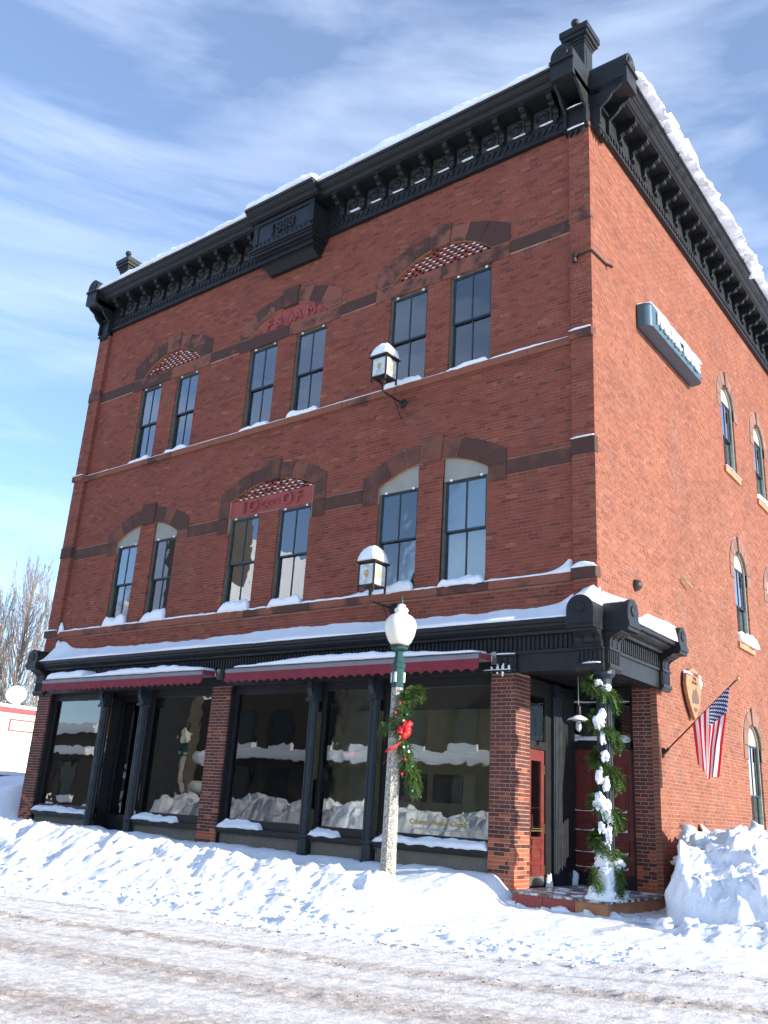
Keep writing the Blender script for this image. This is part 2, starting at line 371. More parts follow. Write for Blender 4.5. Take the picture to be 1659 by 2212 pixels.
# side wall (local frame: u = world y, local -y = world +x)
SW = [(7.69, 8.74, 10.24, 12.18, 12.68), (10.55, 11.60, 10.24, 12.14, 12.66), (7.82, 8.87, 5.80, 7.66, 8.14), (10.70, 11.75, 5.80, 7.66, 8.14), (7.93, 8.97, 1.20, 3.40, 3.92), (10.8, 11.85, 1.2, 3.4, 3.92), (13.5, 14.55, 10.24, 12.14, 12.66), (13.6, 14.65, 5.8, 7.66, 8.14)]
def side_excl(z):
    out = []
    if z < 4.2: out.append((-9, 2.4))
    if 4.6 > z >= 4.2: out.append((-9, 2.0))
    for (a, b, z0, zs, zc) in SW:
        c = (a+b)/2; w = (b-a)/2
        if z0-.12 < z < zs: out.append((a, b))
        elif zs <= z < zc+.36:
            ro = zc-zs+.36; out.append((c-max(w, 0 if z-zs > ro else math.sqrt(max(0, ro*ro-(z-zs)**2)))+.0, c+math.sqrt(max(0, ro*ro-(z-zs)**2)) if z > zc else c+max(w, math.sqrt(max(0, ro*ro-(z-zs)**2)))))
            if z > zc: h = math.sqrt(max(0, ro*ro-(z-zs)**2)); out[-1] = (c-h+.02, c+h-.02)
    return out
def side_holes(z):
    return [(a-.006, b+.006) for (a, b, z0, zs, zc) in SW if z0-.1 < z < zc]+([(-9, 2.41)] if z < 4.2 else [])
m = MB(); zs = [-.3, 4.2, ZT]
for s in SW: zs += [s[2]-.1, s[4]]
backing(m, .38, 16, zs, side_holes, .004, .38); m.build('side_wall', M['mortar_side'], B, side=True)
m = MB(); m.box(-.09, .381, .004, .012, 4.3, ZT); m.build('corner_backing', M['mortar_side'], B, side=True)
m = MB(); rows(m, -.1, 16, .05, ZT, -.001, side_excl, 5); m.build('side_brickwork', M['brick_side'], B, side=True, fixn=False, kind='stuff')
# rear part of the block beyond the visible brickwork
def brickproc():
    m, t, b = nodes('far_brick'); br = t.nodes.new('ShaderNodeTexBrick'); g = t.nodes.new('ShaderNodeNewGeometry'); sp = t.nodes.new('ShaderNodeSeparateXYZ'); cb = t.nodes.new('ShaderNodeCombineXYZ')
    t.links.new(g.outputs['Position'], sp.inputs[0]); t.links.new(math_(t, 'ADD', sp.outputs[0], sp.outputs[1]), cb.inputs[0]); t.links.new(sp.outputs[2], cb.inputs[1]); t.links.new(cb.outputs[0], br.inputs['Vector'])
    br.inputs['Scale'].default_value = 1; br.inputs['Brick Width'].default_value = .2165; br.inputs['Row Height'].default_value = .0685; br.inputs['Mortar Size'].default_value = .005
    br.inputs['Color1'].default_value = (.30, .095, .055, 1); br.inputs['Color2'].default_value = (.24, .07, .045, 1); br.inputs['Mortar'].default_value = (.33, .24, .19, 1); t.links.new(br.outputs[0], b.inputs['Base Color']); b.inputs['Roughness'].default_value = .9; return m
M['brick_far'] = brickproc()
m = MB(); m.box(-.38, 0, 16, 19.6, -.3, ZT); m.box(-16.5, 0, 19.6, 20, -.3, ZT); m.box(-16.5, -16.1, .38, 19.6, -.3, ZT); m.build('rear_wall', M['brick_far'], B)
m = MB(); m.box(-16.4, -.1, .1, 19.9, ZT+.2, ZT+.75); m.build('roof', M['black'], B)
# interiors
m = MB()
for z in (.3, 4.35, 9.4): m.box(-16.1, -.38, 2.6 if z < 1 else .4, 9, z, z+.12)
m.box(-16.1, -.38, .4, 9, 4.1, 4.3)
m.build('floor_slab', M['interior_dark'], B)
m = MB(); m.box(-16.1, -.38, 4.0, 4.2, 4.47, ZT); m.box(-10.6, -10.4, .4, 4, 4.47, ZT); m.box(-5.95, -5.75, .4, 4, 4.47, ZT); m.build('room_partition', M['interior_dark'], B)
m = MB(); m.box(-16.1, -2.2, 6.0, 6.2, .3, 4.1); m.box(-16.1, -15.9, .5, 6, .3, 4.1); m.box(-2.35, -2.2, .5, 6, .3, 4.1); m.box(-9.3, -9.0, .6, 1.2, .3, 4.1)
m.build('shop_interior_wall', M['interior'], B)
m = MB(); m.box(-16.1, -2.2, .3, 6, .3, .5); m.build('shop_floor', M['bulk'], B)

# ---- windows
def rect_or_arch(u0, u1, z0, zs, zc, ins, n=10):
    a, b, z = u0+ins, u1-ins, z0+ins; c = (u0+u1)/2
    if zc is None: return [(a, z), (b, z), (b, zs-ins), (a, zs-ins)]
    w = (u1-u0)/2; pts = [(a, z), (b, z)]
    for i in range(n+1):
        t = math.pi*i/n; pts.append((c+(w-ins)*math.cos(t), zs+(zc-zs-ins)*math.sin(t)))
    return pts
def window(u0, u1, z0, z1, name='window', side=False, zc=None, y=.05, blind=None, clips=True, fr=None, lean=0):
    F = MB(); F.ring(rect_or_arch(u0, u1, z0, z1, zc, -.01), rect_or_arch(u0, u1, z0, z1, zc, .038), y, y+.10)
    W = F.build(name, fr or M['frame_tan'], B, side=side)
    zt = z1 if zc is None else z1+.0
    a, b = u0+.038, u1-.038; zm = (z0+zt)/2+.02; c = (u0+u1)/2; q = .042
    if zc is not None:   # board filling the arched head
        K = MB(); o = rect_or_arch(u0, u1, z0, z1, zc, .055); K.prof([p for p in o[2:]]+[], y+.04, y+.08, 'y'); K.build('arch_board', M['board'], W, side=side)
        zt = z1+.04
    for (za, zb, yy, nm) in ((zm-.025, zt-(.038 if zc is None else 0), y+.03, 'upper_sash'), (z0+.038, zm+.025, y+.075, 'lower_sash')):
        S = MB(); S.ring([(a, za), (b, za), (b, zb), (a, zb)], [(a+q, za+q*.8), (b-q, za+q*.8), (b-q, zb-q), (a+q, zb-q)], yy, yy+.04); S.box(c-.013, c+.013, yy+.002, yy+.036, za+q*.8, zb-q)
        So = S.build('sash', M['sash'], W, side=side)
        for (p, r) in ((a+q, c-.013), (c+.013, b-q)):
            G = MB(); G.box(p-.003, r+.003, yy+.016, yy+.021, za+q*.8-.003, zb-q+.003)
            G.build('pane', M['glass'], So, side=side)
    if blind:
        K = MB(); n = 14
        for (zl, zh) in blind: K.box(a, b, y+.22, y+.228, zl, zh); K.box(a+.27, a+.30, y+.212, y+.219, zl, zh)
        K.build('blind', M['blind'], W, side=side)
    if clips:
        for uu in (u0+.17*(u1-u0), u1-.15*(u1-u0)):
            K = MB(); K.box(uu-.028, uu+.028, y-.02, y-.001, zt-.045, zt+.0); K.build('clip', M['white'], W, side=side)
    return W
for i, b in enumerate(BAYS):
    for sgn in (-1, 1):
        u0, u1 = (b[0]-b[2], b[0]-b[1]) if sgn < 0 else (b[0]+b[1], b[0]+b[2])
        window(u0, u1, S3, T3, blind=None)
        window(u0, u1, S2, T2+(.0 if i != 1 else .12), blind=[(S2, T2)] if i == 2 else ([(S2, S2+1.0)] if (i == 1) else None))
        if i != 1:     # plain board under the arch
            e = A2(b, False); K = MB(); ps = [(u0, T2-.03), (u1, T2-.03)]; nn = 8
            for k in range(nn+1):
                u = u1+(u0-u1)*k/nn; ps.append((u, arcz(u-b[0], e['wi'], e['zi'], e['ci'])+.02))
            K.prof(ps, .045, .09, 'y'); K.build('tympanum_board', M['board'], B)
for (a, b2, z0, zs, zc) in SW:
    window(a, b2, z0, zs, side=True, zc=zc, y=.045, blind=None, clips=False, fr=M['frame_sunlit'])

# ---- arches of cut stone
def arch(cx, a, mat, side=False, y0=-.022, nside=3, parent=B, proud_key=True):
    wi, zi, ci, wo_, zo, co = a['wi'], a['zi'], a['ci'], a['wo'], a['zo'], a['co']
    h = ci-zi; ri = (wi*wi+h*h)/(2*h); cz = ci-ri; kw, kt = a['key']
    amax = math.asin(min(1, wi/ri)) if h <= wi else math.pi-math.asin(wi/ri)
    H = co-zo; ro = (wo_*wo_+H*H)/(2*H); coz = co-ro
    def inner(t): return (ri*math.sin(t), cz+ri*math.cos(t))
    def outer(t):
        s, c = math.sin(t), math.cos(t); d = cz-coz   # |C + k dir - O| = ro
        bq = d*c; k = -bq+math.sqrt(max(0, bq*bq-d*d+ro*ro)); u = k*s
        if abs(u) > wo_: u = math.copysign(wo_, s); return (u, zo)
        return (u, cz+k*c)
    kt_i = math.asin((kw*.86)/ri); g = .006
    ang = [kt_i+(amax-kt_i)*k/nside for k in range(nside+1)]
    for s in (-1, 1):
        for k in range(nside):
            t0, t1 = ang[k], ang[k+1]; gi = g/ri; last = k == nside-1
            tt = [t0+gi+(t1-t0-(gi if last else 2*gi)+(0 if last else 0))*j/4 for j in range(5)]
            pi_ = [inner(t) for t in tt]; po = [outer(t) for t in tt] if not last else [outer(t) for t in tt[:-1] if outer(t)[0] < wo_-.001]+[(wo_, zo), (wo_, zi+.004)]
            if last: pi_[-1] = (wi, zi+.004)
            ps = pi_+po[::-1]
            if s < 0: ps = [(-p[0], p[1]) for p in ps][::-1]
            q = MB(); yy = y0+random.uniform(-.006, .006); q.prof([(cx+p[0], p[1]) for p in ps], yy, .16, 'y'); q.build('voussoir', mat, parent, side=side, bevel=.008)
        for (za, zb) in a.get('imposts', []):
            q = MB(); p0, p1 = sorted((cx+s*wi, cx+s*wo_)); q.box(p0, p1, y0+random.uniform(-.005, .005), .13, za+g, zb-g); q.build('impost_stone', mat, parent, side=side, bevel=.008)
    bi = kw*.86; q = MB(); q.prof([(cx-bi, inner(bi/ri)[1]-.03), (cx+bi, inner(bi/ri)[1]-.03), (cx+kw, kt), (cx-kw, kt)], y0-.03, .16, 'y'); q.build('keystone', mat, parent, side=side, bevel=.01)
    # mortar bed behind the joints
    q = MB(); ps = [inner(amax*(k/10)) for k in range(-10, 11)]+[(wo_-.01, zi), (wo_-.01, zo-.01)]+[outer(amax*(k/10))for k in range(8, -9, -1) if abs(outer(amax*(k/10))[0]) < wo_-.02]+[(-wo_+.01, zo-.01), (-wo_+.01, zi)]
    q.prof([(cx+p[0], p[1]-.006) for p in ps], y0+.02, .14, 'y'); q.build('arch_bedding', M['stone_side'] if side else M['stone_orange'], parent, side=side)
for i, b in enumerate(BAYS):
    a = A3(b); arch(b[0], a, M['stone_stained'])
    for (p, q_) in ((-a['wo'], .06), (.07, a['wo'])):
        q = MB(); q.box(b[0]+p, b[0]+q_, -.022, .16, T3+.003, 12.968); q.build('lintel_stone', M['stone_stained'], B, bevel=.008)
    e = A2(b, i == 1); e['imposts'] = [(7.64, 8.02), (8.02, 8.45)] if i == 1 else [(7.64, 7.99)]
    arch(b[0], e, M['stone_dark'])
for (a, b2, z0, zs, zc) in SW:
    w_ = (b2-a)/2; arch((a+b2)/2, dict(wi=w_, zi=zs, ci=zc, wo=w_+.30, zo=zs+.12 if False else zs+.05, co=zc+.33, key=(.13, zc+.37), imposts=[(zs-.32, zs)]), M['stone_side'], side=True, nside=3)
# pierced brick fillings with snow on every second header
def pierced(cx, wi, z0, zi, zc):
    back = MB(); back.box(cx-wi-.02, cx+wi+.02, .16, .2, z0-.02, zc+.02); back.build('pierced_backing', M['interior_dark'], B)
    br = MB(); sn = MB(); r = random.Random(int(-cx*10)); rowh = .079; n = int((zc-z0)/rowh)+1
    for i in range(n):
        z = z0+i*rowh; k = -14
        while k < 15:
            u = (k+(.5 if i % 2 else 0))*.19
            top = arcz(min(abs(u)+.06, wi-.001), wi, zi, zc) if abs(u)+.05 < wi else 0
            if top > z+.05:
                br.box(cx+u-.056, cx+u+.056, .01+r.uniform(0, .008), .15, z+.003, z+.072)
                if r.random() < .85: sn.box(cx+u+.060, cx+u+.135, .015, .12, z+.001, z+.012+r.uniform(.003, .012))
            k += 1
    br.build('pierced_brickwork', M['brick'], B, kind='stuff'); return sn
PS = [pierced(BAYS[0][0], 1.22, 12.97, 13.0, 13.54), pierced(BAYS[2][0], 1.32, 12.97, 13.0, 13.54), pierced(BAYS[1][0], 1.37, 8.44, 8.44, 8.79)]
for k, (p, lb) in enumerate(zip(PS, ('snow grains caught in the pierced brick arch over the top-floor windows nearest the left corner', 'snow grains caught in the pierced brick arch over the top-floor windows nearest the right corner', 'snow grains caught in the pierced brick above the middle-floor lettered panel'))):
    p.build('brick_snow', M['snow'], label=lb, category='snow', kind='stuff')
# lettered panels
cx = BAYS[1][0]
q = MB(); ps = [(-1.33, 12.972), (1.33, 12.972)]+[(1.33-2.66*k/16, arcz(1.33-2.66*k/16, 1.34, 13.0, 13.54)) for k in range(17)]
q.prof([(cx+p[0], p[1]) for p in ps], .04, .12, 'y'); P1 = q.build('lettered_panel', M['redpaint_stone'], B)
for ch, u in (('F', -.72), ('&', -.36), ('A', .30), ('M', .74)):
    place(text_mesh(ch, .42, .045, M['redpaint_stone'], .004), 'raised_letter', P1, (cx+u, .03, 13.17), rot=(R(90), 0, 0))
q = MB()      # square-and-compasses emblem in relief
for s in (-1, 1): q.tube([(cx, .03, 13.42), (cx+s*.15, .03, 13.06)], .02, 4); q.tube([(cx+s*.15, .02, 13.24), (cx, .02, 13.03)], .02, 4)
q.build('raised_emblem', M['redpaint_stone'], P1)
q = MB()
for s in (-1, 1):
    for k in range(5): q.box(cx+s*(1.0+.07*k)-.02, cx+s*(1.0+.07*k)+.02, .025, .05, 13.02, 13.10+.03*((k*7) % 3))
q.build('raised_ornament', M['redpaint_stone'], P1)
q = MB(); q.box(cx-1.37, cx+1.37, .03, .12, 7.995, 8.43); P2 = q.build('lettered_panel', M['redpaint_stone'], B)
q = MB(); q.box(cx-1.38, cx-1.345, -.0, .12, 7.995, 8.43); q.box(cx+1.345, cx+1.38, 0, .12, 7.995, 8.43); q.build('panel_edge', M['stone_orange'], P2)
for ch, u in (('I', -.88), ('O', -.56), ('O', .55), ('F', .92)):
    place(text_mesh(ch, .42, .05, M['redpaint_stone'], .004), 'raised_letter', P2, (cx+u, .02, 8.21), rot=(R(90), 0, 0))
q = MB()
for k in (-1, 0, 1): q.tube([(cx+k*.17+.12*math.cos(t*math.pi/8), .015+.004*k, 8.21+.07*math.sin(t*math.pi/8)) for t in range(17)], .017, 5)
q.build('three_link_emblem', M['redpaint_stone'], P2)
# bands, sills
def band(u0, u1, z0, z1, y0, mat, step, name, seed, side=False, y1=.06):
    r = random.Random(seed); u = u0
    while u < u1-.01:
        v = min(u1, u+step*r.uniform(.7, 1.3))
        if u1-v < step*.4: v = u1
        q = MB(); q.box(u+.003, v-.003, y0+r.uniform(-.004, .004), y1, z0, z1); q.build(name, mat, B, side=side, bevel=.006); u = v
def gaps(lst): return lst
e = [(-16.0, -12.76-1.67), (-12.76+1.67, -8.22-1.74), (-8.22+1.74, -3.62-1.77), (-3.62+1.77, -.455)]
for (a, b2) in e:
    band(a+.004, b2-.004, 12.69, 12.97, -.02, M['stone_stained'], 1.3, 'band_stone', int(a*3)); band(a+.004, b2-.004, 7.73, 8.03, -.02, M['stone_dark'], 1.3, 'band_stone', int(a*5))
band(-16.0, -.455, 10.12, 10.28, -.08, M['stone_sill'], 1.6, 'sill_stone', 31); band(-16.0, -.455, 5.49, 5.65, -.08, M['stone_sill'], 1.6, 'sill_stone', 32)
for (a, b2) in ((-.455, .012), (-16.51, -15.995)):
    for (z0, z1, mt, yy) in ((12.76, 13.08, 'stone_stained', -.125), (7.80, 8.12, 'stone_stained', -.125), (10.14, 10.31, 'stone_sill', -.19), (5.49, 5.68, 'stone_sill', -.19)):
        q = MB(); q.box(a, b2, yy, .02, z0, z1); q.build('pilaster_stone', M[mt], B, bevel=.008)
for (a, b2, z0, zs, zc) in SW:
    q = MB(); q.box(a-.10, b2+.10, -.06, .3, z0-.17, z0-.01); q.build('sill_stone', M['stone_orange'], B, side=True, bevel=.006)

# ---- brick piers of the shopfront
def pier_boxes(x0, x1, y0, y1, z0, z1, seed):
    """solid interlocking courses; yields (x0,x1,y0,y1,z0,z1)"""
    r = random.Random(seed); n = int((z1-z0)/CH); out = []; d = .104
    for i in range(n):
        z = z0+i*CH+JT/2; zt = z+CH-JT; ev = i % 2 == 0
        def cut(a, b, off):
            res = []; p = a; L_ = BLN-JT; q = a+off
            while p < b-.001:
                e_ = min(b, q);
                if b-e_ < .05: e_ = b
                res.append((p, e_)); p = e_+JT; q = p+L_
                if p > b-.03: break
            return res
        L_ = BLN-JT; xa = x0 if ev else x0+d+JT; xb = x1 if ev else x1-d-JT
        for (a, b) in cut(xa, xb, L_ if ev else L_): out.append((a, b, y0+r.uniform(-.0015, .0015), y0+d, z, zt))
        ya = y0+d+JT if ev else y0
        for (a, b) in cut(ya, y1, L_): out.append((x1-d, x1+r.uniform(-.0015, .0015), a, b, z, zt)); out.append((x0, x0+d, a, b, z, zt))
    return out
cache = {}
def brick_obj(bx):
    a, b, c, d, e_, g = bx; key = (round(b-a, 2), round(d-c, 2)); 
    if key not in cache:
        q = MB(); q.box(-.5*(b-a), .5*(b-a), -.5*(d-c), .5*(d-c), -(CH-JT)/2, (CH-JT)/2); cache[key] = q.mesh('brick', M['brick_pier'])
    place(cache[key], 'brick', B, ((a+b)/2, (c+d)/2, (e_+g)/2))
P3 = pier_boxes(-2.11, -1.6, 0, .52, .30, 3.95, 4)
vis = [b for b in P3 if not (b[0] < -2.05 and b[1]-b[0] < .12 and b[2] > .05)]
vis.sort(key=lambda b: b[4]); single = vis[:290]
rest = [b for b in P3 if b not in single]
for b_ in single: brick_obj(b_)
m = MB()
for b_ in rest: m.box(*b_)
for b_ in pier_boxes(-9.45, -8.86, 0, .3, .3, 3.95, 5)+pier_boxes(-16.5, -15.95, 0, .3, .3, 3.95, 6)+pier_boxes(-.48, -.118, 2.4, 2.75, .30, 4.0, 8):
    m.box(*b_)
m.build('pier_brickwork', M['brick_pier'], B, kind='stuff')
for (a, b2, c, d) in ((-2.11, -1.6, 0, .52), (-9.45, -8.86, 0, .3), (-16.5, -15.95, 0, .3), (-.48, -.008, 2.4, 2.75)): m = MB(); m.box(a+.004, b2-.004, c+.004, d, .1, 3.96); m.build('pier_core', M['mortar_pale'], B)
# ------------------------------------------------------------------ main cornice
BK = M['black']
CROWN = [(-.36, 15.89), (-.49, 15.89), (-.49, 15.925), (-.53, 15.935), (-.58, 15.98), (-.60, 16.0), (-.62, 16.0), (-.62, 16.05), (-.66, 16.07), (-.70, 16.12), (-.72, 16.13), (-.75, 16.13), (-.75, 16.21), (-.36, 16.21)]
FRZ = [(-.02, 15.10), (-.11, 15.10), (-.11, 15.16), (-.09, 15.20), (-.06, 15.21), (-.06, 15.98), (.0, 15.98), (.0, 15.10)]
def sideprof(pr): return pr
def brk_mesh():
    pts = [(-.05, 15.50), (-.10, 15.50), (-.14, 15.54), (-.15, 15.60), (-.13, 15.66), (-.15, 15.70), (-.21, 15.72), (-.28, 15.71), (-.33, 15.72), (-.36, 15.76), (-.36, 15.80), (-.40, 15.80), (-.46, 15.82), (-.47, 15.88), (-.45, 15.93), (-.45, 15.965), (-.05, 15.965)]
    q = MB(); q.prof(pts, -.06, .06, 'x'); q.box(-.075, .075, -.485, -.38, 15.90, 15.955); q.box(-.03, .03, -.152, -.10, 15.42, 15.5); return q.mesh('bracket', BK)
def disk_mesh():
    q = MB(); q.box(-.205, .205, -.085, -.06, 15.50, 15.93); return q.mesh('disk_panel', M['tan'])
def ring_mesh():
    q = MB(); pr = [(.155, 0), (.165, .03), (.135, .045), (.12, .03), (.11, .01), (.06, .035), (.02, .045)]
    vs = []; n = 20
    q.lathe([(r, z) for r, z in pr], n=n); q.v = [(x, -.085-z, 15.71+y) for (x, y, z) in q.v]; return q.mesh('disk', BK, smooth=True)
bm_, dm_, rm_ = brk_mesh(), disk_mesh(), ring_mesh()
def zigzag(u0, u1, z0, y, side=False, pitch=.155):
    q = MB(); n = int((u1-u0)/pitch)
    for k in range(n):
        a = u0+k*pitch; q.prof([(a, z0+.17), (a+pitch*.94, z0+.17), (a+pitch*.47, z0+.03)], y-.028, y, 'y')
    q.box(u0, u1, y-.032, y, z0+.172, z0+.21); return q.build('zigzag_trim', BK, B, side=side, kind='stuff')
def cornice(u0, u1, cs, side):
    q = MB(); q.prof([(y, z+.05) for y, z in CROWN], u0, u1, 'x'); q.build('crown_moulding', BK, B, side=side)
    q = MB(); q.prof(FRZ, u0, u1, 'x'); q.box(u0, u1, -.43, -.061, 15.965, 16.0); q.box(u0, u1, -.075, -.061, 15.455, 15.495); q.build('frieze', BK, B, side=side)
    for k, c in enumerate(cs):
        if side: place(bm_, 'bracket', B, (0, c, 0), side=True)
        else: place(bm_, 'bracket', B, (c, 0, 0))
    for a, b in ([] if side else zip(cs, cs[1:])):
        c = (a+b)/2
        if b-a > .9: continue
        P = place(dm_, 'disk_panel', B, (0, c, 0) if side else (c, 0, 0), side=side); place(rm_, 'disk', P, (0, c, 0) if side else (c, 0, 0), side=side)
fr = [-.72-.653*k for k in range(10)]; fl = [-9.62-.653*k for k in range(10)]
cornice(-16.0, -.5, sorted(fr), False); 
for c in fl: place(bm_, 'bracket', B, (c, 0, 0))
for a, b in zip(fl, fl[1:]): P = place(dm_, 'disk_panel', B, ((a+b)/2, 0, 0)); place(rm_, 'disk', P, ((a+b)/2, 0, 0))
cornice(.5, 20, [.62+.67*k for k in range(29)], True)
zigzag(-15.95, -9.2, 15.22, -.06); zigzag(-7.0, -.5, 15.22, -.06); zigzag(.5, 20, 15.22, -.06, True)
def corner_block(uo, ui, side, outer):   # outer = side of the plate (towards the corner)
    u0, u1 = sorted((uo, ui)); c = (u0+u1)/2; w = (u1-u0)/2; q = MB()
    top = [(u1, 15.80), (u1, 16.36)]+[(c+w*math.cos(math.pi*k/14), 16.38+w*1.05*math.sin(math.pi*k/14)) for k in range(15)]+[(u0, 15.80)]
    q.prof(top, -.80, .02, 'y'); q.box(u0-.015, u1+.015, -.84, -.76, 16.20, 16.28); q.build('cornice_end_block', BK, B, side=side)
    d = MB(); d.lathe([(.14, 0), (.15, .02), (.12, .03), (.10, .008), (.05, .02), (.02, .03)], n=20); d.v = [(c+x, -.80-z, 16.42+y) for x, y, z in d.v]; d.build('rosette', BK, B, side=side, smooth=True)
    pr = [(.0, 14.98), (-.13, 14.98), (-.15, 15.04), (-.21, 15.06), (-.21, 15.42), (-.27, 15.46), (-.36, 15.52), (-.44, 15.60), (-.46, 15.66), (-.53, 15.70), (-.62, 15.74), (-.68, 15.80), (-.72, 15.90), (-.76, 15.96), (0, 15.96)]
    q = MB()
    for uu in (u0, u1-.055): q.prof([(y - .001, z) for y, z in pr], uu, uu+.055, 'x')
    q.box(u0+.056, u1-.056, -.135, -.05, 15.0, 15.48); q.box(u0-.01, u1+.01, -.22, -.05, 15.48, 15.52); q.box(u0-.01, u1+.01, -.19, -.02, 14.96, 15.0)
    for uu in (u0+.12, (u0+u1)/2, u1-.12): q.prof([(uu-.07, 14.96), (uu+.07, 14.96), (uu, 14.84)], -.17, -.11, 'y')
    q.build('corner_console', BK, B, side=side)
corner_block(-.002, -.50, False, 0); corner_block(-16.5, -16.0, False, 0); corner_block(.0, .50, True, 0)
for (x0, x1, y0) in ((-.62, -.08, .02), (-16.42, -15.88, .02)):
    q = MB(); y1 = y0+.54; q.box(x0+.07, x1-.07, y0+.07, y1-.07, 16.2, 17.52); q.box(x0+.04, x1-.04, y0+.04, y1-.04, 16.2, 16.55)
    for k, (e_, z0, z1) in enumerate(((.05, 17.45, 17.52), (.02, 17.52, 17.60), (-.03, 17.60, 17.70), (-.06, 17.70, 17.86))): q.box(x0+e_, x1-e_, y0+e_, y1-e_, z0, z1)
    q.prof([(x0-.03, 17.861), (x1+.03, 17.861), ((x0+x1)/2+.06, 17.93), ((x0+x1)/2-.06, 17.93)], y0, y1, 'y'); o = q.build('roof_pedestal', BK, B, bevel=.006)
    q = MB(); q.box(x0+.16, x1-.16, y0+.062, y0+.07, 16.7, 17.35); q.box(x1-.07, x1-.062, y0+.16, y1-.16, 16.7, 17.35); q.build('pedestal_panel', BK, o)
    q = MB(); cc = ((x0+x1)/2-.04, (y0+y1)/2-.12, 17.93); q.lathe([(.05, 0), (.04, .2)], cc, 10); cc = (cc[0], cc[1], 18.05); q.lathe([(.05, 0), (.035, .03)]+[(.095*math.sin(math.pi*(k+.7)/10), .115-.095*math.cos(math.pi*(k+.7)/10)) for k in range(9)], cc, 16); q.build('ball_finial', BK, o, smooth=True)
# centre date block
q = MB(); a, b = -9.33, -6.95
q.prof([(y-.20, z+.06) if y < -.45 else (y, z+.06) for y, z in CROWN], a, b, 'x')
q.box(a+.16, b-.16, -.62, -.06, 15.16, 15.82); q.box(a+.13, a+.30, -.65, -.6, 15.26, 15.86); q.box(b-.30, b-.13, -.65, -.6, 15.26, 15.86); q.box(a+.13, b-.13, -.66, -.6, 15.80, 15.90)
for k, (e_, z0, z1, y) in enumerate(((.10, 15.08, 15.13, -.68), (.13, 15.02, 15.08, -.64), (.16, 14.94, 15.02, -.60), (.21, 14.88, 14.94, -.53), (.25, 14.76, 14.88, -.46), (.30, 14.70, 14.76, -.38))): q.box(a+e_, b-e_, y, -.02, z0, z1)
q.prof([(-.36, 14.70), (-.13, 14.58), (-.02, 14.58), (-.02, 14.70)], a+.34, b-.34, 'x')
DB = q.build('date_block', BK, B)
q = MB(); n = 13
for k in range(n):
    u = a+.16+(b-a-.32)*(k/n); p = (b-a-.32)/n; q.prof([(u, 15.14), (u+p*.94, 15.14), (u+p*.47, 15.26)], -.67, -.62, 'y')
q.build('zigzag_trim', BK, DB)
q = MB(); q.box(a+.32, b-.32, -.628, -.622, 15.30, 15.78); q.build('date_panel', M['bluegrey'], DB)
place(text_mesh('1888', .44, .02, BK, .012), 'date_numerals', DB, ((a+b)/2-.02, -.65, 15.50), rot=(R(90), 0, 0))

# ------------------------------------------------------------------ shopfront cornice
SC = [(-.10, 4.56), (-.20, 4.56), (-.22, 4.60), (-.30, 4.63), (-.36, 4.66), (-.38, 4.69), (-.42, 4.69), (-.45, 4.70), (-.45, 4.78), (.01, 4.82), (.01, 4.56)]
ENT = [(-.06, 3.94), (-.11, 3.94), (-.11, 4.24), (-.14, 4.25), (-.14, 4.30), (-.10, 4.31), (-.10, 4.56), (.0, 4.56), (.0, 3.94)]
def shopcornice(u0, u1, side, d=0):
    q = MB(); q.prof([(y, z) for y, z in SC], u0, u1, 'x'); q.build('shop_crown', BK, B, side=side)
    q = MB(); q.prof(ENT, u0, u1, 'x'); q.box(u0, u1, .001, .30, 3.95, 4.56); q.build('shop_entablature', BK, B, side=side)
    n = int((u1-u0)/.088); q = MB()
    for k in range(n):
        u = u0+(k+.5)*(u1-u0)/n; q.box(u-.022, u+.022, -.128, -.1, 4.325, 4.555)
    q.build('fluting', BK, B, side=side, kind='stuff')
shopcornice(-16.12, -.10, False); shopcornice(-.085, 2.3, True)
def shop_block(u0, u1, side):
    c = (u0+u1)/2; w = (u1-u0)/2; q = MB()
    top = [(u1, 4.56), (u1, 4.86)]+[(c+w*math.cos(math.pi*k/14), 4.87+w*math.sin(math.pi*k/14)) for k in range(15)]+[(u0, 4.56)]
    q.prof(top, -.52, -.0, 'y'); q.box(u0-.01, u1+.01, -.545, -.40, 4.62, 4.70); q.box(u0-.005, u1+.005, -.53, -.40, 4.70, 4.74)
    con = [(-.1, 4.28), (-.17, 4.28), (-.19, 4.33), (-.18, 4.38), (-.21, 4.45), (-.29, 4.50), (-.37, 4.54), (-.40, 4.58), (-.40, 4.62), (-.1, 4.62)]
    q.prof(con, u0+.02, u1-.02, 'x'); q.box(u0-.01, u1+.01, -.20, -.1, 4.25, 4.285)
    for k in range(6):
        u = u0+.05+k*(u1-u0-.1)/5; q.box(u-.016, u+.016, -.185, -.1, 4.04, 4.24)
    q.box(u0, u1, -.165, -.10, 4.02, 4.25); q.prof([(-.10, 3.90), (-.15, 3.90), (-.20, 3.96), (-.20, 4.02), (-.10, 4.02)], u0-.01, u1+.01, 'x')
    for s in (.10, -.10):
        for k in range(7): q.box(c+s-.018+.0, c+s+.018, -.20-.035*max(0, k-2)**1.1, -.15, 4.31+k*.038, 4.33+k*.038)
    o = q.build('shop_end_block', BK, B, side=side)
    d = MB(); d.lathe([(.085, 0), (.095, .015), (.075, .02), (.06, .004), (.03, .012), (.01, .018)], n=18); d.v = [(c+x, -.52-z, 4.90+y) for x, y, z in d.v]; d.build('rosette', BK, o, side=side, smooth=True)
    return o
shop_block(-.38, .10, False); shop_block(-16.52, -16.06, False); shop_block(-.10, .36, True); shop_block(2.26, 2.66, True)
q = MB(); q.box(-2.2, -1.5, -.19, -.1, 4.22, 4.26); q.box(-2.18, -1.52, -.16, -.1, 3.98, 4.24)
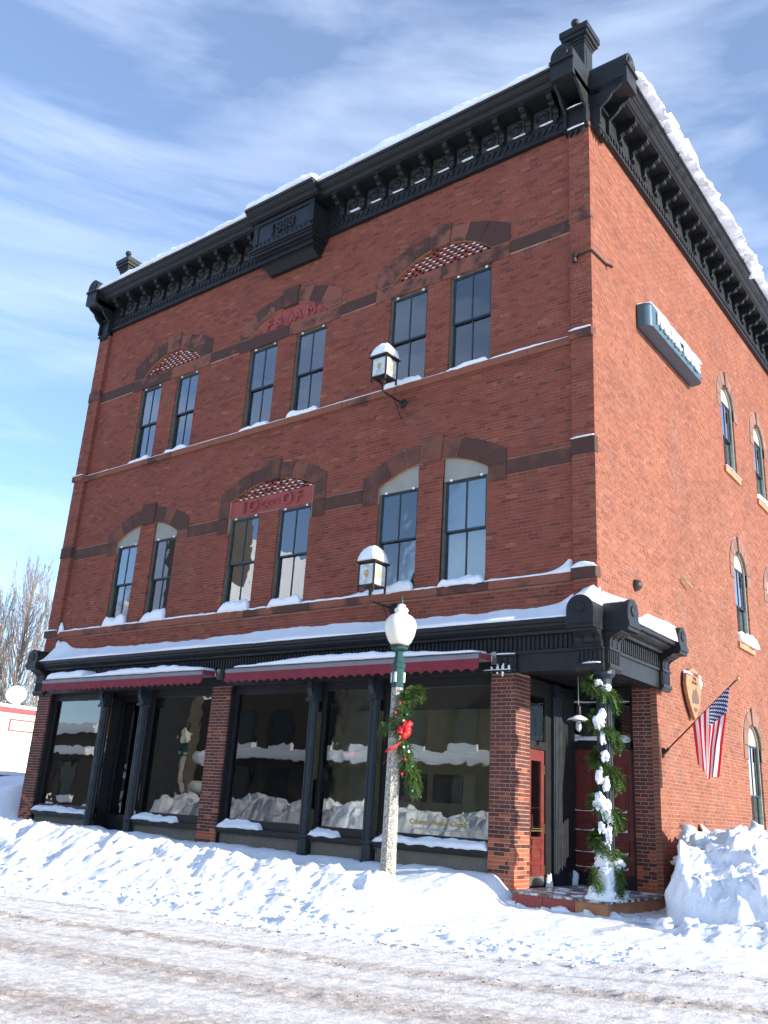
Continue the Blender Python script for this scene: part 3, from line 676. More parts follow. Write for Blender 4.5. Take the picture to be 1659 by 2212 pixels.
for k in range(5): q.box(-2.08+k*.115, -2.03+k*.115, -.18, -.1, 4.04, 4.2)
q.box(-2.2, -1.5, -.19, -.02, 3.95, 3.99); q.build('pier_capital', BK, B)
# porch ceiling, side beam inner faces
q = MB(); q.box(-1.6, -.10, .3, 2.4, 4.0, 4.06); q.build('porch_ceiling', BK, B)
# ---- shop windows
posts = [-13.42, -11.86, -6.32, -4.72]
def post(x, y=0.02, w=.088):
    q = MB(); q.lathe([(w, .95), (w, 3.58)], (x, y, 0), 8, math.pi/8); 
    for k in range(8):
        t = 2*math.pi*k/8+math.pi/8; q.tube([(x+w*math.cos(t), y+w*math.sin(t), .98), (x+w*math.cos(t), y+w*math.sin(t), 3.55)], .018, 5)
    q.lathe([(w*1.5, .45), (w*1.5, .62), (w*1.25, .66), (w*1.2, .90), (w*1.45, .93), (w*1.45, .97)], (x, y, 0), 8, math.pi/8)
    q.box(x-.10, x+.10, y-.12, y+.1, 3.62, 3.95); q.box(x-.12, x+.12, y-.15, y+.1, 3.56, 3.62); q.prof([(y-.12, 3.64), (y-.2, 3.80), (y-.2, 3.94), (y-.12, 3.94)], x-.06, x+.06, 'x')
    return q.build('cast_iron_post', M['bluegrey'], B, smooth=False)
for p in posts: post(p)
def shopwin(x0, x1, y=.20, sn=0):
    q = MB(); q.box(x0, x1, y-.06, y+.06, 3.78, 3.95); q.box(x0, x0+.07, y-.05, y+.05, 1.15, 3.78); q.box(x1-.07, x1, y-.05, y+.05, 1.15, 3.78); q.box(x0, x1, y-.08, y+.08, .98, 1.15)
    W = q.build('shop_window', BK, B)
    g = MB(); g.box(x0+.065, x1-.065, y, y+.008, 1.145, 3.785); g.build('pane', M['glass_shop'], W)
    g = MB(); g.box(x0-.01, x1+.01, y-.20, y+.05, .90, .98); g.box(x0-.01, x1+.01, y-.16, y+.05, .86, .90); g.build('window_sill', BK, W)
    g = MB(); g.box(x0, x1, y-.06, y+.04, .28, .86); g.build('bulkhead', M['bulk'], W)
    g = MB(); n = int((x1-x0)/.045)
    for k in range(n): g.box(x0+(k+.15)*(x1-x0)/n, x0+(k+.75)*(x1-x0)/n, y-.072, y-.055, .30, .85)
    g.build('beadboard', M['bulk'], W, kind='stuff')
    return W
SWN = [(-15.93, -13.52), (-11.76, -9.47), (-8.84, -6.43), (-6.21, -4.83), (-4.61, -2.13)]
for a, b in SWN: shopwin(a, b)
for a_, b_ in ((-15.99, -15.93), (-9.47, -9.44), (-8.88, -8.84), (-2.13, -2.10)): q = MB(); q.box(a_, b_, .05, .3, .3, 3.95); q.build('shop_jamb', BK, B)
# recessed shop door between the two left posts
q = MB()
for (a, b, c, d, z0, z1) in ((-13.42, -13.35, .5, .6, .3, 3.9), (-12.0, -11.9, .5, .6, .3, 3.9), (-13.35, -12.0, .5, .6, 3.75, 3.95), (-13.35, -12.0, .5, .6, .35, .95), (-13.35, -12.0, .5, .58, .95, 1.02)): q.box(a, b, c, d, z0, z1)
D = q.build('shop_door', BK, B); q = MB(); q.box(-13.36, -11.99, .54, .55, 1.0, 3.76); q.build('pane', M['glass_shop'], D)
q = MB(); q.tube([(-12.12, .49, 1.35), (-12.12, .44, 1.4), (-12.12, .44, 1.75), (-12.12, .49, 1.8)], .015, 6); q.build('handle', M['steel'], D)
q = MB(); q.box(-13.47, -13.42, .25, .6, .3, 3.95); q.box(-11.86, -11.81, .25, .6, .3, 3.95); q.box(-13.42, -11.86, .3, .6, 3.9, 4.0); q.box(-13.42, -11.86, .0, .6, .2, .40); q.build('entry_recess', BK, B)

# ------------------------------------------------------------------ porch
def floormat():
    m, t, b = nodes('porch_floor'); n = noise(t, 2.2, 8, .7, mapscale=(1, 3.5, 1)); s = ramp(t, n, [(.47, 0.0), (.60, 1.0)])
    t.links.new(mixc(t, s, (.065, .05, .045), (.8, .82, .85)), b.inputs['Base Color']); b.inputs['Roughness'].default_value = .35; bump(t, b, n, .5, .01); return m
M['porchfloor'] = floormat()
m_ = M['stone_orange']
q = MB(); q.box(-1.5, .16, -.28, 2.38, .395, .435); q.box(-1.59, -.02, .5, 2.6, .3, .434); q.build('porch_floor', M['porchfloor'], B)
u = -1.5
for k in range(3):
    q = MB(); q.box(u+.003, u+.545-.003, -.25, -.05, .05, .394); q.build('step_stone', M['stone_orange'] if k == 2 else M['redpaint_stone'], B, bevel=.006); u += .545  # shade put into the colour: front risers redder, sunlit end and side orange
for k in range(3):
    q = MB(); q.box(-.05, .13, -.245+k*.87 if k else -.04, -.25+(k+1)*.87, .05, .394); q.build('step_stone', M['stone_orange'], B, bevel=.006)
# fluted corner column
q = MB(); w_ = .105; n = 12
q.lathe([(w_, .9), (w_, 3.6)], (0, .06, 0), 24)
for k in range(n):
    t = 2*math.pi*k/n; q.tube([(w_*math.cos(t), .06+w_*math.sin(t), .92), (w_*math.cos(t), .06+w_*math.sin(t), 3.58)], .017, 6)
q.lathe([(.17, .43), (.17, .5), (.15, .53), (.15, .82), (.165, .85), (.165, .88), (.13, .92)], (0, .06, 0), 16)
q.lathe([(.12, 3.58), (.14, 3.62), (.12, 3.66), (.13, 3.78), (.19, 3.86), (.19, 3.94)], (0, .06, 0), 16); q.build('corner_column', M['bluegrey'], B)
# side-lit narrow red door (faces +X) with transom
DX = -1.68
def door(x0, x1, z0, z1, side, y, name='door', glassy=True, pulls=True, ksnow=False):
    """door leaf built in front-facing local coordinates"""
    q = MB(); q.box(x0, x1, y, y+.05, z0, z1); D = q.build(name, M['door_red'], B, side=side)
    return D
# local frame for things facing +X: u = world y, local y = -world x
y_ = -DX
q = MB(); q.box(.53, .585, y_-.03, y_+.06, .42, 3.95); q.box(1.20, 1.27, y_-.03, y_+.06, .42, 3.95); q.box(.585, 1.20, y_-.03, y_+.06, 2.72, 2.86); q.box(.585, 1.20, y_-.03, y_+.06, 3.66, 3.95); FR = q.build('entrance_frame', BK, B, side=True)
q = MB(); q.box(.58, 1.205, y_, y_+.01, 2.86, 3.66); q.build('transom_pane', M['glass_shop'], FR, side=True)
q = MB(); a, b = .59, 1.195; gy = (a+.12, b-.11)
q.box(a, gy[0], y_, y_+.045, .44, 2.715); q.box(gy[1], b, y_, y_+.045, .44, 2.715); q.box(gy[0], gy[1], y_, y_+.045, 2.52, 2.715); q.box(gy[0], gy[1], y_, y_+.045, .44, 1.24)
D1 = q.build('red_door', M['door_red'], B, side=True)
q = MB(); q.box(gy[0]-.005, gy[1]+.005, y_+.012, y_+.02, 1.235, 2.525); q.build('pane', M['glass_shop'], D1, side=True)
for z0, z1 in ((.98, 1.18), (.72, .93), (.50, .67)): pass
for z0, z1 in ((1.32-.20, 1.22), (.86, 1.06), (.62, .80)):
    q = MB(); q.ring([(gy[0], z0), (gy[1], z0), (gy[1], z1), (gy[0], z1)], [(gy[0]+.02, z0+.02), (gy[1]-.02, z0+.02), (gy[1]-.02, z1-.02), (gy[0]+.02, z1-.02)], y_-.014, y_-.0005); q.box(gy[0]+.03, gy[1]-.03, y_-.010, y_-.0005, z0+.03, z1-.03); q.build('door_panel', M['door_red'], D1, side=True)
q = MB(); q.box(a+.01, b-.01, y_-.008, y_-.0005, .45, .60); q.build('kick_plate', M['steel'], D1, side=True)
q = MB(); q.tube([(a+.05, y_-.005, 1.62), (a+.05, y_-.06, 1.60), (a+.05, y_-.06, 1.38), (a+.05, y_-.005, 1.36)], .012, 6); q.box(a+.03, a+.075, y_-.012, y_, .95, 1.3); q.tube([(a+.06, y_-.005, 1.22), (a+.08, y_-.055, 1.2), (a+.06, y_-.05, 1.05), (a+.05, y_-.02, .98)], .012, 6); q.build('handle', M['bronze'], D1, side=True)
q = MB(); q.box(a+.06, gy[1]+.02, y_-.03, y_-.018, 1.33, 1.35); q.box(a+.06, gy[1]+.02, y_-.03, y_-.018, 1.37, 1.385); q.build('push_bar', M['brass'], D1, side=True)
for z in (2.30, 1.30, .62):
    q = MB(); q.box(b-.008, b+.012, y_-.016, y_-.001, z, z+.16); q.build('hinge', M['brass'], D1, side=True)
q = MB(); q.box(1.27, 2.45, y_-.0, y_+.06, .42, 3.95); q.build('porch_side_wall', BK, B, side=True)
def cluster(x, y, w_, name):
    q = MB(); q.box(x-w_, x+w_, y-w_, y+w_, .43, 3.95)
    for k in range(5):
        u = x-w_+.02+k*(2*w_-.04)/4; q.tube([(u, y-w_, .6), (u, y-w_, 3.7)], .02, 6); v = y-w_+.02+k*(2*w_-.04)/4; q.tube([(x+w_, v, .6), (x+w_, v, 3.7)], .02, 6)
    q.box(x-w_-.03, x+w_+.03, y-w_-.03, y+w_+.03, .43, .62); q.box(x-w_-.03, x+w_+.03, y-w_-.03, y+w_+.03, 3.7, 3.8); q.build(name, M['bluegrey'], B)
cluster(-1.74, 1.62, .13, 'fluted_post'); cluster(-1.98, 2.32, .10, 'fluted_post')
# wall of double doors at the back
yb = 2.52
q = MB(); q.box(-1.9, -.47, yb-.05, yb+.1, 2.86, 3.02); q.box(-1.9, -.47, yb-.05, yb+.1, 3.72, 4.0); q.box(-1.9, -1.85, yb-.05, yb+.1, .42, 3.8); q.box(-.55, -.47, yb-.05, yb+.1, .42, 3.8); FR2 = q.build('entrance_frame', BK, B)
q = MB(); q.box(-1.86, -.54, yb+.02, yb+.03, 3.01, 3.73); q.build('transom_pane', M['glass_shop'], FR2)
q = MB(); q.box(-1.8, -.5, yb+.5, yb+.6, .4, 4.0); q.build('vestibule_wall', M['interior_dark'], B)
for (a, b) in ((-1.845, -1.205), (-1.195, -.555)):
    q = MB(); q.box(a, b, yb, yb+.05, .44, 2.855); D = q.build('red_door', M['door_red'], B)
    for z0, z1 in ((1.70, 2.62), (1.36, 1.58), (.98, 1.25), (.72, .88)):
        q = MB(); q.ring([(a+.10, z0), (b-.10, z0), (b-.10, z1), (a+.10, z1)], [(a+.13, z0+.03), (b-.13, z0+.03), (b-.13, z1-.03), (a+.13, z1-.03)], yb-.022, yb-.0005); q.box(a+.15, b-.15, yb-.014, yb-.0005, z0+.05, z1-.05); q.build('door_panel', M['door_red'], D)
    q = MB(); q.box(a+.01, b-.01, yb-.008, yb-.0005, .45, .66); q.build('kick_plate', BK, D)
    q = MB(); q.box(a+.05 if a > -1.3 else b-.08, a+.08 if a > -1.3 else b-.05, yb-.03, yb-.001, 1.25, 1.5); q.build('handle', M['bronze'], D)
# ------------------------------------------------------------------ awnings
def awning(x0, x1, label):
    T = thing('awning', label, 'awning', ((x0+x1)/2, -.35, 4.1), 'retracted awnings over the shop windows')
    q = MB(); q.prof([(-.60, 4.13), (-.62, 4.16), (-.62, 4.20), (-.58, 4.225), (-.16, 4.27), (-.12, 4.25), (-.12, 4.16), (-.2, 4.13)], x0, x1, 'x'); q.build('cassette', M['alu'], T)
    q = MB(); p = .224; n = int(round((x1-x0)/p)); p = (x1-x0)/n; top = []; bot = []
    vs = []; m_ = 8*n
    for i in range(m_+1):
        u = x0+(x1-x0)*i/m_; ph = (i % 8)/8; z = 3.90+.055*abs(math.cos(math.pi*ph))**.8; w_ = .010*math.sin(u*3.1)+.006*math.sin(u*9)
        vs += [(u, -.600, 4.135), (u, -.600+w_*.5, 4.03), (u, -.600+w_-.012, z), (u, -.594, 4.135), (u, -.594+w_*.5, 4.03), (u, -.594+w_-.012, z)]
    fs = []
    for i in range(m_):
        a, b = 6*i, 6*i+6; fs += [(a, b, b+1, a+1), (a+1, b+1, b+2, a+2), (a+3, a+4, b+4, b+3), (a+4, a+5, b+5, b+4), (a+2, b+2, b+5, a+5)]
    q.add(vs, fs); q.build('valance', M['maroon'], T, smooth=True)
    q = MB(); q.tube([(x0+.02, -.14, 4.2), (x1-.02, -.14, 4.2)], .06, 10); q.build('canvas_roll', M['maroon'], T, smooth=True)
    for x in (x0, x1):
        q = MB(); q.box(x-.02, x+.02, -.59, -.1, 4.14, 4.235); q.build('end_cap', M['maroon'], T)
        q = MB(); s = 1 if x == x1 else -1; q.box(x+s*.03, x+s*.12, -.22, -.1, 4.08, 4.3); q.tube([(x+s*.08, -.2, 4.22), (x+s*.08, -.3, 4.2), (x+s*.08, -.3, 4.12)], .015, 6); q.build('mounting_bracket', M['steel'], T)
    return T
awning(-15.45, -9.16, 'shorter maroon scalloped awning over the window and recessed door left of the middle pier')
awning(-8.42, -2.01, 'longer maroon scalloped awning over the three big panes behind the street lamp')

# ------------------------------------------------------------------ snow helpers
def strip(mb, u0, u1, d0, d1, z, hb, hf, seed=0, du=.06, over=.03, T=None, ends=True, rough=.3):
    """snow lying on a ledge: u along, d0 back .. d1 front (outward positive), hb/hf heights as functions of u"""
    n = max(2, int((u1-u0)/du)); K = 7; vs = []; fs = []
    for i in range(n+1):
        u = u0+(u1-u0)*i/n; e = min(i, n-i)*(u1-u0)/n; tp = min(1, (e/.10)) ** .5 if ends else 1
        b = max(.004, hb(u)*tp*(1+rough*f1(u*2.2+seed, 1.3))); f_ = max(.004, hf(u)*tp*(1+rough*f1(u*3.1+seed, 5.1))); o = over*(.6+1.2*(f1(u*2+seed, 8.8)+.5))
        row = []
        for k in range(K):
            t = k/(K-1)
            if t < .7: tt = t/.7; d = d0+(d1-d0)*tt*.92; h = b+(f_-b)*tt**.9
            else: tt = (t-.7)/.3; d = d0+(d1-d0)*.92+((d1-d0)*.08+o)*math.sin(tt*math.pi/2); h = f_*math.cos(tt*math.pi/2)-.012*tt
            nn = .35*f1(u*5+seed*1.7, d*5+3)*min(b, .12 if rough < 1 else .34)*rough*2
            row.append((u, -d, z+h+nn))
        row.append((u, -d1+.02, z-.008)); row.append((u, -d0, z-.006)); vs += row
    Kk = K+2
    for i in range(n):
        for k in range(Kk-1): fs.append((i*Kk+k, (i+1)*Kk+k, (i+1)*Kk+k+1, i*Kk+k+1))
    fs += [tuple(range(Kk)), tuple(range(n*Kk+Kk-1, n*Kk-1, -1))]
    mb.add(vs, fs); return mb
def snowobj(mb, name, label, side=False, mat='snow'):
    o = mb.build(name, M[mat], None, smooth=True, side=side, label=label, category='snow', kind='stuff')
    return o
c_ = lambda v: (lambda u: v)
# roof edge
m = MB(); strip(m, -16.0, -9.35, -.3, .76, 16.26, lambda u: .34+.06*math.sin(u*.8), lambda u: .20+.04*math.sin(u*1.3), 1, rough=.45)
strip(m, -9.36, -6.92, -.3, .955, 16.28, c_(.34), c_(.24), 2, rough=.4); strip(m, -6.95, -.52, -.3, .76, 16.26, c_(.36), lambda u: .22+.05*math.sin(u*1.1), 3, rough=.5)
snowobj(m, 'roof_snow', 'long strip of snow lying along the top edge of the front cornice')
m = MB(); strip(m, .52, 20, -.9, .80, 16.26, lambda u: .45+.1*math.sin(u*1.9), lambda u: .33+.11*math.sin(u*2.3+1)+.06*math.sin(u*6.1), 4, du=.05, over=.16, rough=1.1)
rl = random.Random(8)
for k in range(70):
    u = .7+22*rl.random()**1.1; s_ = rl.uniform(.05, .17); lump(m, (u, -rl.uniform(.6, .92), 16.27+rl.uniform(.0, .22)), s_*rl.uniform(.9, 1.8), s_, s_*rl.uniform(.6, 1), k, 10, .5)
snowobj(m, 'roof_snow', 'thick lumpy snow overhanging the sunlit side cornice', side=True, mat='snow_rough')
m = MB(); strip(m, -.42, -.08, .06, .20, 15.52, c_(.05), c_(.03), 5); strip(m, -.42, -.06, .14, .19, 15.0, c_(.04), c_(.02), 5)
for k in range(9):
    u = -.95-.653*k; strip(m, u-.15, u+.15, .085, .11, 15.50, c_(.012), c_(.006), 5)
snowobj(m, 'ledge_snow', 'small snow slivers sitting inside the main cornice between its brackets')
# sills of the upper floors
for (z, lab, sd, hb) in ((10.285, 'snow along the top-floor sill course of the front', 11, .12), (5.655, 'snow along the middle-floor sill course, just above the shop cornice', 17, .20)):
    m = MB()
    for b in BAYS:
        for s in (-1, 1):
            a0, a1 = (b[0]-b[2], b[0]-b[1]) if s < 0 else (b[0]+b[1], b[0]+b[2])
            vv = .75+.6*random.Random(int(a0*31)+sd).random(); sl = random.Random(int(a0*17)+sd).uniform(-.35, .45)
            strip(m, a0+.01, a1-.01, -.04, .085, z, (lambda u, a0=a0, vv=vv, sl=sl: hb*vv*(1+sl*(u-a0-.5))), (lambda u, a0=a0, vv=vv, sl=sl: hb*vv*.8*(1+sl*(u-a0-.5)*1.3)), sd+a0, du=.04, over=.015, rough=.8)
    thin = .012 if z > 9 else .04
    prev = -15.98
    for b in BAYS:
        for (a0, a1) in ((prev, b[0]-b[2]), (b[0]-b[1], b[0]+b[1])): strip(m, a0+.02, a1-.01, .002, .08, z, (lambda u: thin*(1+1.2*max(0, f1(u*.8, sd)*3))), c_(thin*.7), sd+a0+2, rough=.8, over=.008)
        prev = b[0]+b[2]
    last = (lambda u: .012+.07*max(0, math.sin((u+2.3)*1.7+.3))) if z > 9 else (lambda u: .05+.30*max(0, (u+1.15)/.7)**2.2)
    strip(m, prev+.02, -.46, .002, .08, z, last, (lambda u: .4*last(u)), sd+40, over=.01)
    strip(m, -.45, .0, .10, .195, z+.025, c_(.05 if z > 9 else .09), c_(.03 if z > 9 else .06), sd+3, over=.012, rough=.6); strip(m, -16.5, -16.0, .10, .195, z+.025, c_(.04), c_(.03), sd+5, rough=.6)
    m.v = m.v
    snowobj(m, 'sill_snow', lab)
m = MB()
for (x, z0, h) in ((-15.95, 5.68, .20), (-15.95, 5.18, .26)):   # plumes packed into the corner of the left pilaster
    lump(m, (x, -.04, z0), .09, .06, h, int(z0*10), 12, .35)
strip(m, -.45, 0, .10, .14, 8.12, c_(.04), c_(.02), 3); snowobj(m, 'pilaster_snow', 'white snow plumes packed beside the left pilaster above the shop cornice')
m = MB()
strip(m, SW[0][0]-.08, SW[0][1]+.08, -.1, .065, 10.235, c_(.03), c_(.02), 8); strip(m, SW[1][0]-.08, SW[1][1]+.08, -.1, .07, 10.235, c_(.2), c_(.16), 9); snowobj(m, 'sill_snow', 'snow on the sills of the two upper side-wall windows', side=True)
m = MB(); strip(m, SW[2][0]-.05, SW[2][1]+.12, -.1, .10, 5.79, c_(.28), c_(.24), 9, over=.06, rough=.6); snowobj(m, 'sill_snow', 'thick snow cushion on the middle side-wall window sill', side=True)
m = MB(); strip(m, SW[4][0]-.05, SW[4][1]+.12, -.1, .10, 1.19, c_(.35), c_(.30), 9, over=.10, rough=.6); snowobj(m, 'sill_snow', 'snow heaped on the low side-wall window sill behind the pile', side=True)
# shop cornice
def hbk(u):
    h = .34+.03*math.sin(u*.7); h += .38*math.exp(-((u+.15)/.42)**2) if u > -1.5 else 0
    h += .30*math.exp(-((u+15.9)/.45)**2); return h
m = MB(); strip(m, -16.06, -.36, -.02, .46, 4.785, hbk, lambda u: .05+.02*math.sin(u*1.7), 21, over=.012, rough=.15)
strip(m, -.40, .06, .0, .50, 5.0, c_(.42), c_(.10), 22, over=.0, rough=.3); snowobj(m, 'ledge_snow', 'smooth bank of snow lying on the front shop cornice')
m = MB(); strip(m, .34, 2.28, -.0, .46, 4.785, lambda u: .34+.16*sst(1.4, 2.0, u), lambda u: .10+.22*sst(1.5, 2.1, u), 23, over=.03, rough=.3); strip(m, -.02, .34, .0, .49, 5.04, c_(.22), c_(.05), 24, over=0); strip(m, 2.24, 2.6, 0, .42, 5.0, c_(.30), c_(.10), 25, over=.0)
snowobj(m, 'ledge_snow', 'sunlit snow lying on the short shop cornice that turns onto the side wall', side=True)
m = MB(); strip(m, -2.18, -1.52, .10, .18, 4.26, c_(.03), c_(.02), 26)
for k in range(4): lump(m, (-2.0+k*.115, -.165, 4.0), .028, .018, .05+.03*(k % 3), k+3, 8, .5)
strip(m, -2.15, -1.6, .12, .18, 3.99, c_(.015), c_(.01), 26); strip(m, -.25, .06, .15, .19, 4.03, c_(.05), c_(.02), 27)
snowobj(m, 'ledge_snow', 'small snow peaks on the black capital over the right brick pier')
# awning tops
m = MB(); strip(m, -15.36, -13.75, .14, .58, 4.255, c_(.20), c_(.16), 31, over=.02, rough=.25); strip(m, -13.72, -9.25, .14, .58, 4.255, lambda u: .07+.09*max(0, math.sin((u+13.4)*.72)), lambda u: .05+.10*max(0, math.sin((u+13.3)*.75)), 32, over=.01, rough=.3)
snowobj(m, 'awning_snow', 'snow lying on top of the shorter left awning')
m = MB(); strip(m, -8.20, -2.08, .14, .58, 4.255, lambda u: .13+.04*math.sin(u*.9), lambda u: .09+.05*math.sin(u*1.1+1), 33, over=.015, rough=.3)
snowobj(m, 'awning_snow', 'snow lying on top of the longer right awning')
# shop window sills
for k, ((a, b), cut, lab) in enumerate(zip(SWN, ((-15.93, -13.55), (-11.76, -10.2), (-8.84, -7.55), (-6.2, -5.45), (-4.6, -2.13)), ('leftmost shop window sill beside the left pier', 'shop window sill between the recessed door and the middle pier', 'shop window sill just right of the middle pier', 'narrow middle shop window sill between two iron posts', 'shop window sill with the gold lettering, behind the street lamp'))):
    m = MB(); strip(m, cut[0]+.02, cut[1], -.12, .0, .985, c_(.12), c_(.075), 41+k, over=.03, rough=.6); snowobj(m, 'sill_snow', 'snow on the '+lab)
m = MB()
strip(m, -1.85, -.55, -yb+.0, -yb+.045, 3.02, c_(.09), c_(.05), 51, rough=1.2); strip(m, -1.85, -.55, -yb+.0, -yb+.045, 3.74, c_(.03), c_(.02), 52, rough=1.2)
for (a, b) in ((-1.845, -1.205), (-1.195, -.555)):
    for z0 in (1.70, 1.36, .98, .72):
        pts = [(a+.12, z0+.028), (b-.12, z0+.028), (b-.12, z0+.075), (b-.18, z0+.042), (a+.3, z0+.034), (a+.15, z0+.045), (a+.12, z0+.085)]
        m.prof(pts, yb-.03, yb-.012, 'y')
lump(m, (-1.75, 2.36, .46), .16, .10, .16, 2, 14, .4); lump(m, (-1.83, 2.40, 1.0), .05, .05, .17, 6, 12, .4); lump(m, (-1.63, 1.28, .45), .05, .09, .17, 4, 12, .4)
snowobj(m, 'door_snow', 'snow caught on the panels and ledges of the dark double doors inside the porch')

# ------------------------------------------------------------------ street lamp
def lathe_obj(pr, c, n, name, mat, parent, smooth=True, ph=0):
    q = MB(); q.lathe(pr, c, n, ph); return q.build(name, mat, parent, smooth=smooth)
LX, LY = -2.54, -2.2
LT = thing('street_lamp', 'street lamp with pebbled concrete post and cream acorn globe at the end of the snowbank', 'street lamp', (LX, LY, .2))
q = MB(); q.lathe([(.128, -.1), (.125, .6), (.095, 3.58)], (LX, LY, 0), 8, math.pi/8); q.build('concrete_post', M['conc'], LT)
lathe_obj([(.10, 3.42), (.10, 3.72), (.115, 3.74), (.115, 3.80), (.09, 3.83), (.08, 3.86), (.068, 3.95), (.07, 4.0), (.13, 4.03), (.145, 4.05), (.145, 4.075), (.13, 4.085)], (LX, LY, 0), 8, 'iron_collar', M['green'], LT, False, math.pi/8)
q = MB()
for k in range(4):
    t = 2*math.pi*k/4+.2; q.box(LX+.1*math.cos(t)-.02, LX+.1*math.cos(t)+.02, LY+.1*math.sin(t)-.02, LY+.1*math.sin(t)+.02, 3.5, 3.66)
q.build('collar_label', M['frost'], LT)
lathe_obj([(.145, 4.075), (.155, 4.08), (.155, 4.10), (.14, 4.105)], (LX, LY, 0), 24, 'collar_band', M['bronze'], LT)
lathe_obj([(.135, 4.10), (.19, 4.17), (.235, 4.27), (.26, 4.38), (.262, 4.45), (.245, 4.52), (.215, 4.555), (.205, 4.575), (.17, 4.60), (.13, 4.62), (.105, 4.645), (.10, 4.66), (.115, 4.675), (.118, 4.70), (.10, 4.725), (.075, 4.74), (.07, 4.77), (.055, 4.79), (.02, 4.80)], (LX, LY, 0), 32, 'acorn_globe', M['globe'], LT)
lathe_obj([(.03, 4.795), (.03, 4.82), (.018, 4.83), (.03, 4.85), (.02, 4.87), (.012, 4.92), (.003, 4.95)], (LX, LY, 0), 12, 'finial', M['green'], LT)
# ---- cedar sprays
def spray(q, p, d, L_, r, nseg=5, wid=.5):
    """a drooping flat cedar spray: central rib of small leaflets"""
    d = d.normalized(); s = d.cross(Vector((r.uniform(-.3, .3), r.uniform(-.3, .3), 1))).normalized()
    for k in range(nseg):
        t = (k+.3)/nseg; c = p+d*L_*t+Vector((0, 0, -.5*L_*t*t)); w_ = L_*wid*(1-.75*t)
        for sg in (-1, 1):
            e = (s*sg*.8+d*.75+Vector((0, 0, -.25))).normalized()*w_*r.uniform(.7, 1.2); o = e.cross(d).normalized().cross(e.normalized())*L_*.055
            q.add([c-o*.6, c+o, c+e*.7+o*.8, c+e, c+e*.7-o*.8], [(0, 1, 2, 3, 4)])
    e = d*L_*.35; c = p+d*L_*.8+Vector((0, 0, -.35*L_)); o = s*L_*.05; q.add([c-o, c+o, c+e+Vector((0, 0, -.1*L_))], [(0, 1, 2)])
rg = random.Random(11); CR = Vector((rt.x, rt.y, 0)); CF = Vector((-f.x, -f.y, 0)).normalized()
SWG = thing('cedar_swag', 'split cedar swag with red bow, ornaments and bulbs tied to the street lamp post', 'swag', (LX, LY-.1, 2.6))
def clusterf(pts, n, L_, seed, name, parent, gather=None):
    q = MB(); r = random.Random(seed)
    for i in range(n):
        k = r.random()*(len(pts)-1); a = int(k); t = k-a; p = pts[a][0].lerp(pts[a+1][0], t); rad = pts[a][1]*(1-t)+pts[a+1][1]*t
        o = Vector((r.gauss(0, 1), r.gauss(0, 1), r.gauss(0, 1))).normalized(); pp = p+o*rad*r.random()**.5*.7
        ax = (pts[a+1][0]-pts[a][0]).normalized(); spray(q, pp, (o*.8+ax*r.uniform(0, 1.0)+Vector((0, 0, -.2))), L_*r.uniform(.7, 1.25), r)
    return q.build(name, M['cedar'], parent, fixn=False)
def sw(r_, z, out=.12): return Vector((LX, LY, z))+CR*r_+CF*out
clusterf([(sw(.02, 2.72), .05), (sw(.06, 2.95), .15), (sw(.10, 3.15), .17), (sw(.22, 3.33), .14), (sw(.38, 3.38), .05)], 420, .12, 1, 'upper_spray', SWG)
clusterf([(sw(-.02, 2.95), .06), (sw(-.16, 2.80), .05), (sw(-.2, 2.70), .03)], 40, .12, 9, 'side_spray', SWG)
clusterf([(sw(.10, 2.62), .04), (sw(.18, 2.45), .10), (sw(.26, 2.22), .13), (sw(.33, 2.02), .10), (sw(.34, 1.88), .04)], 420, .12, 2, 'lower_spray', SWG)
q = MB()   # bow
def ribbon(q, pts, wv, w_):
    vs = []; n = len(pts)
    for i, p in enumerate(pts): vs += [p-wv*w_, p+wv*w_, p+wv*w_+CF*.006, p-wv*w_+CF*.006]
    fs = []
    for i in range(n-1):
        a, b = 4*i, 4*i+4; fs += [(a, a+1, b+1, b), (a+3, b+3, b+2, a+2), (a, b, b+3, a+3), (a+1, a+2, b+2, b+1)]
    fs += [(0, 3, 2, 1), (4*n-4, 4*n-3, 4*n-2, 4*n-1)]; q.add(vs, fs)
cB = sw(.12, 2.72, .22); Z = Vector((0, 0, 1))
for (ang, L_, w_) in ((70, .17, .05), (20, .13, .045), (120, .11, .045), (-30, .12, .05), (180, .10, .045), (50, .20, .045), (-80, .12, .05)):
    dv = CR*math.cos(R(ang))+Z*math.sin(R(ang)); nv = (CR*-math.sin(R(ang))+Z*math.cos(R(ang))+CF*.5).normalized()
    ribbon(q, [cB+dv*L_*(.5-.5*math.cos(2*math.pi*k/10))+CF*.06*math.sin(2*math.pi*k/10) for k in range(11)], nv, w_)
q.build('bow_loops', M['red'], SWG, smooth=True, fixn=False)
q = MB(); nv = (CR*.4+Z*.8).normalized()
ribbon(q, [cB+Vector((0, 0, 0)), cB-CR*.02-Z*.14, cB-CR*.10-Z*.24+CF*.05, cB-CR*.26-Z*.31+CF*.03], nv, .035); ribbon(q, [cB, cB-CR*.05-Z*.2, cB-CR*.18-Z*.38+CF*.04, cB-CR*.30-Z*.52], (CR*.5+Z*.5), .028)
q.build('ribbon_tails', M['red'], SWG, smooth=True, fixn=False)
M['bluebulb'] = plain('teal_ornament', (.02, .2, .2), .2)
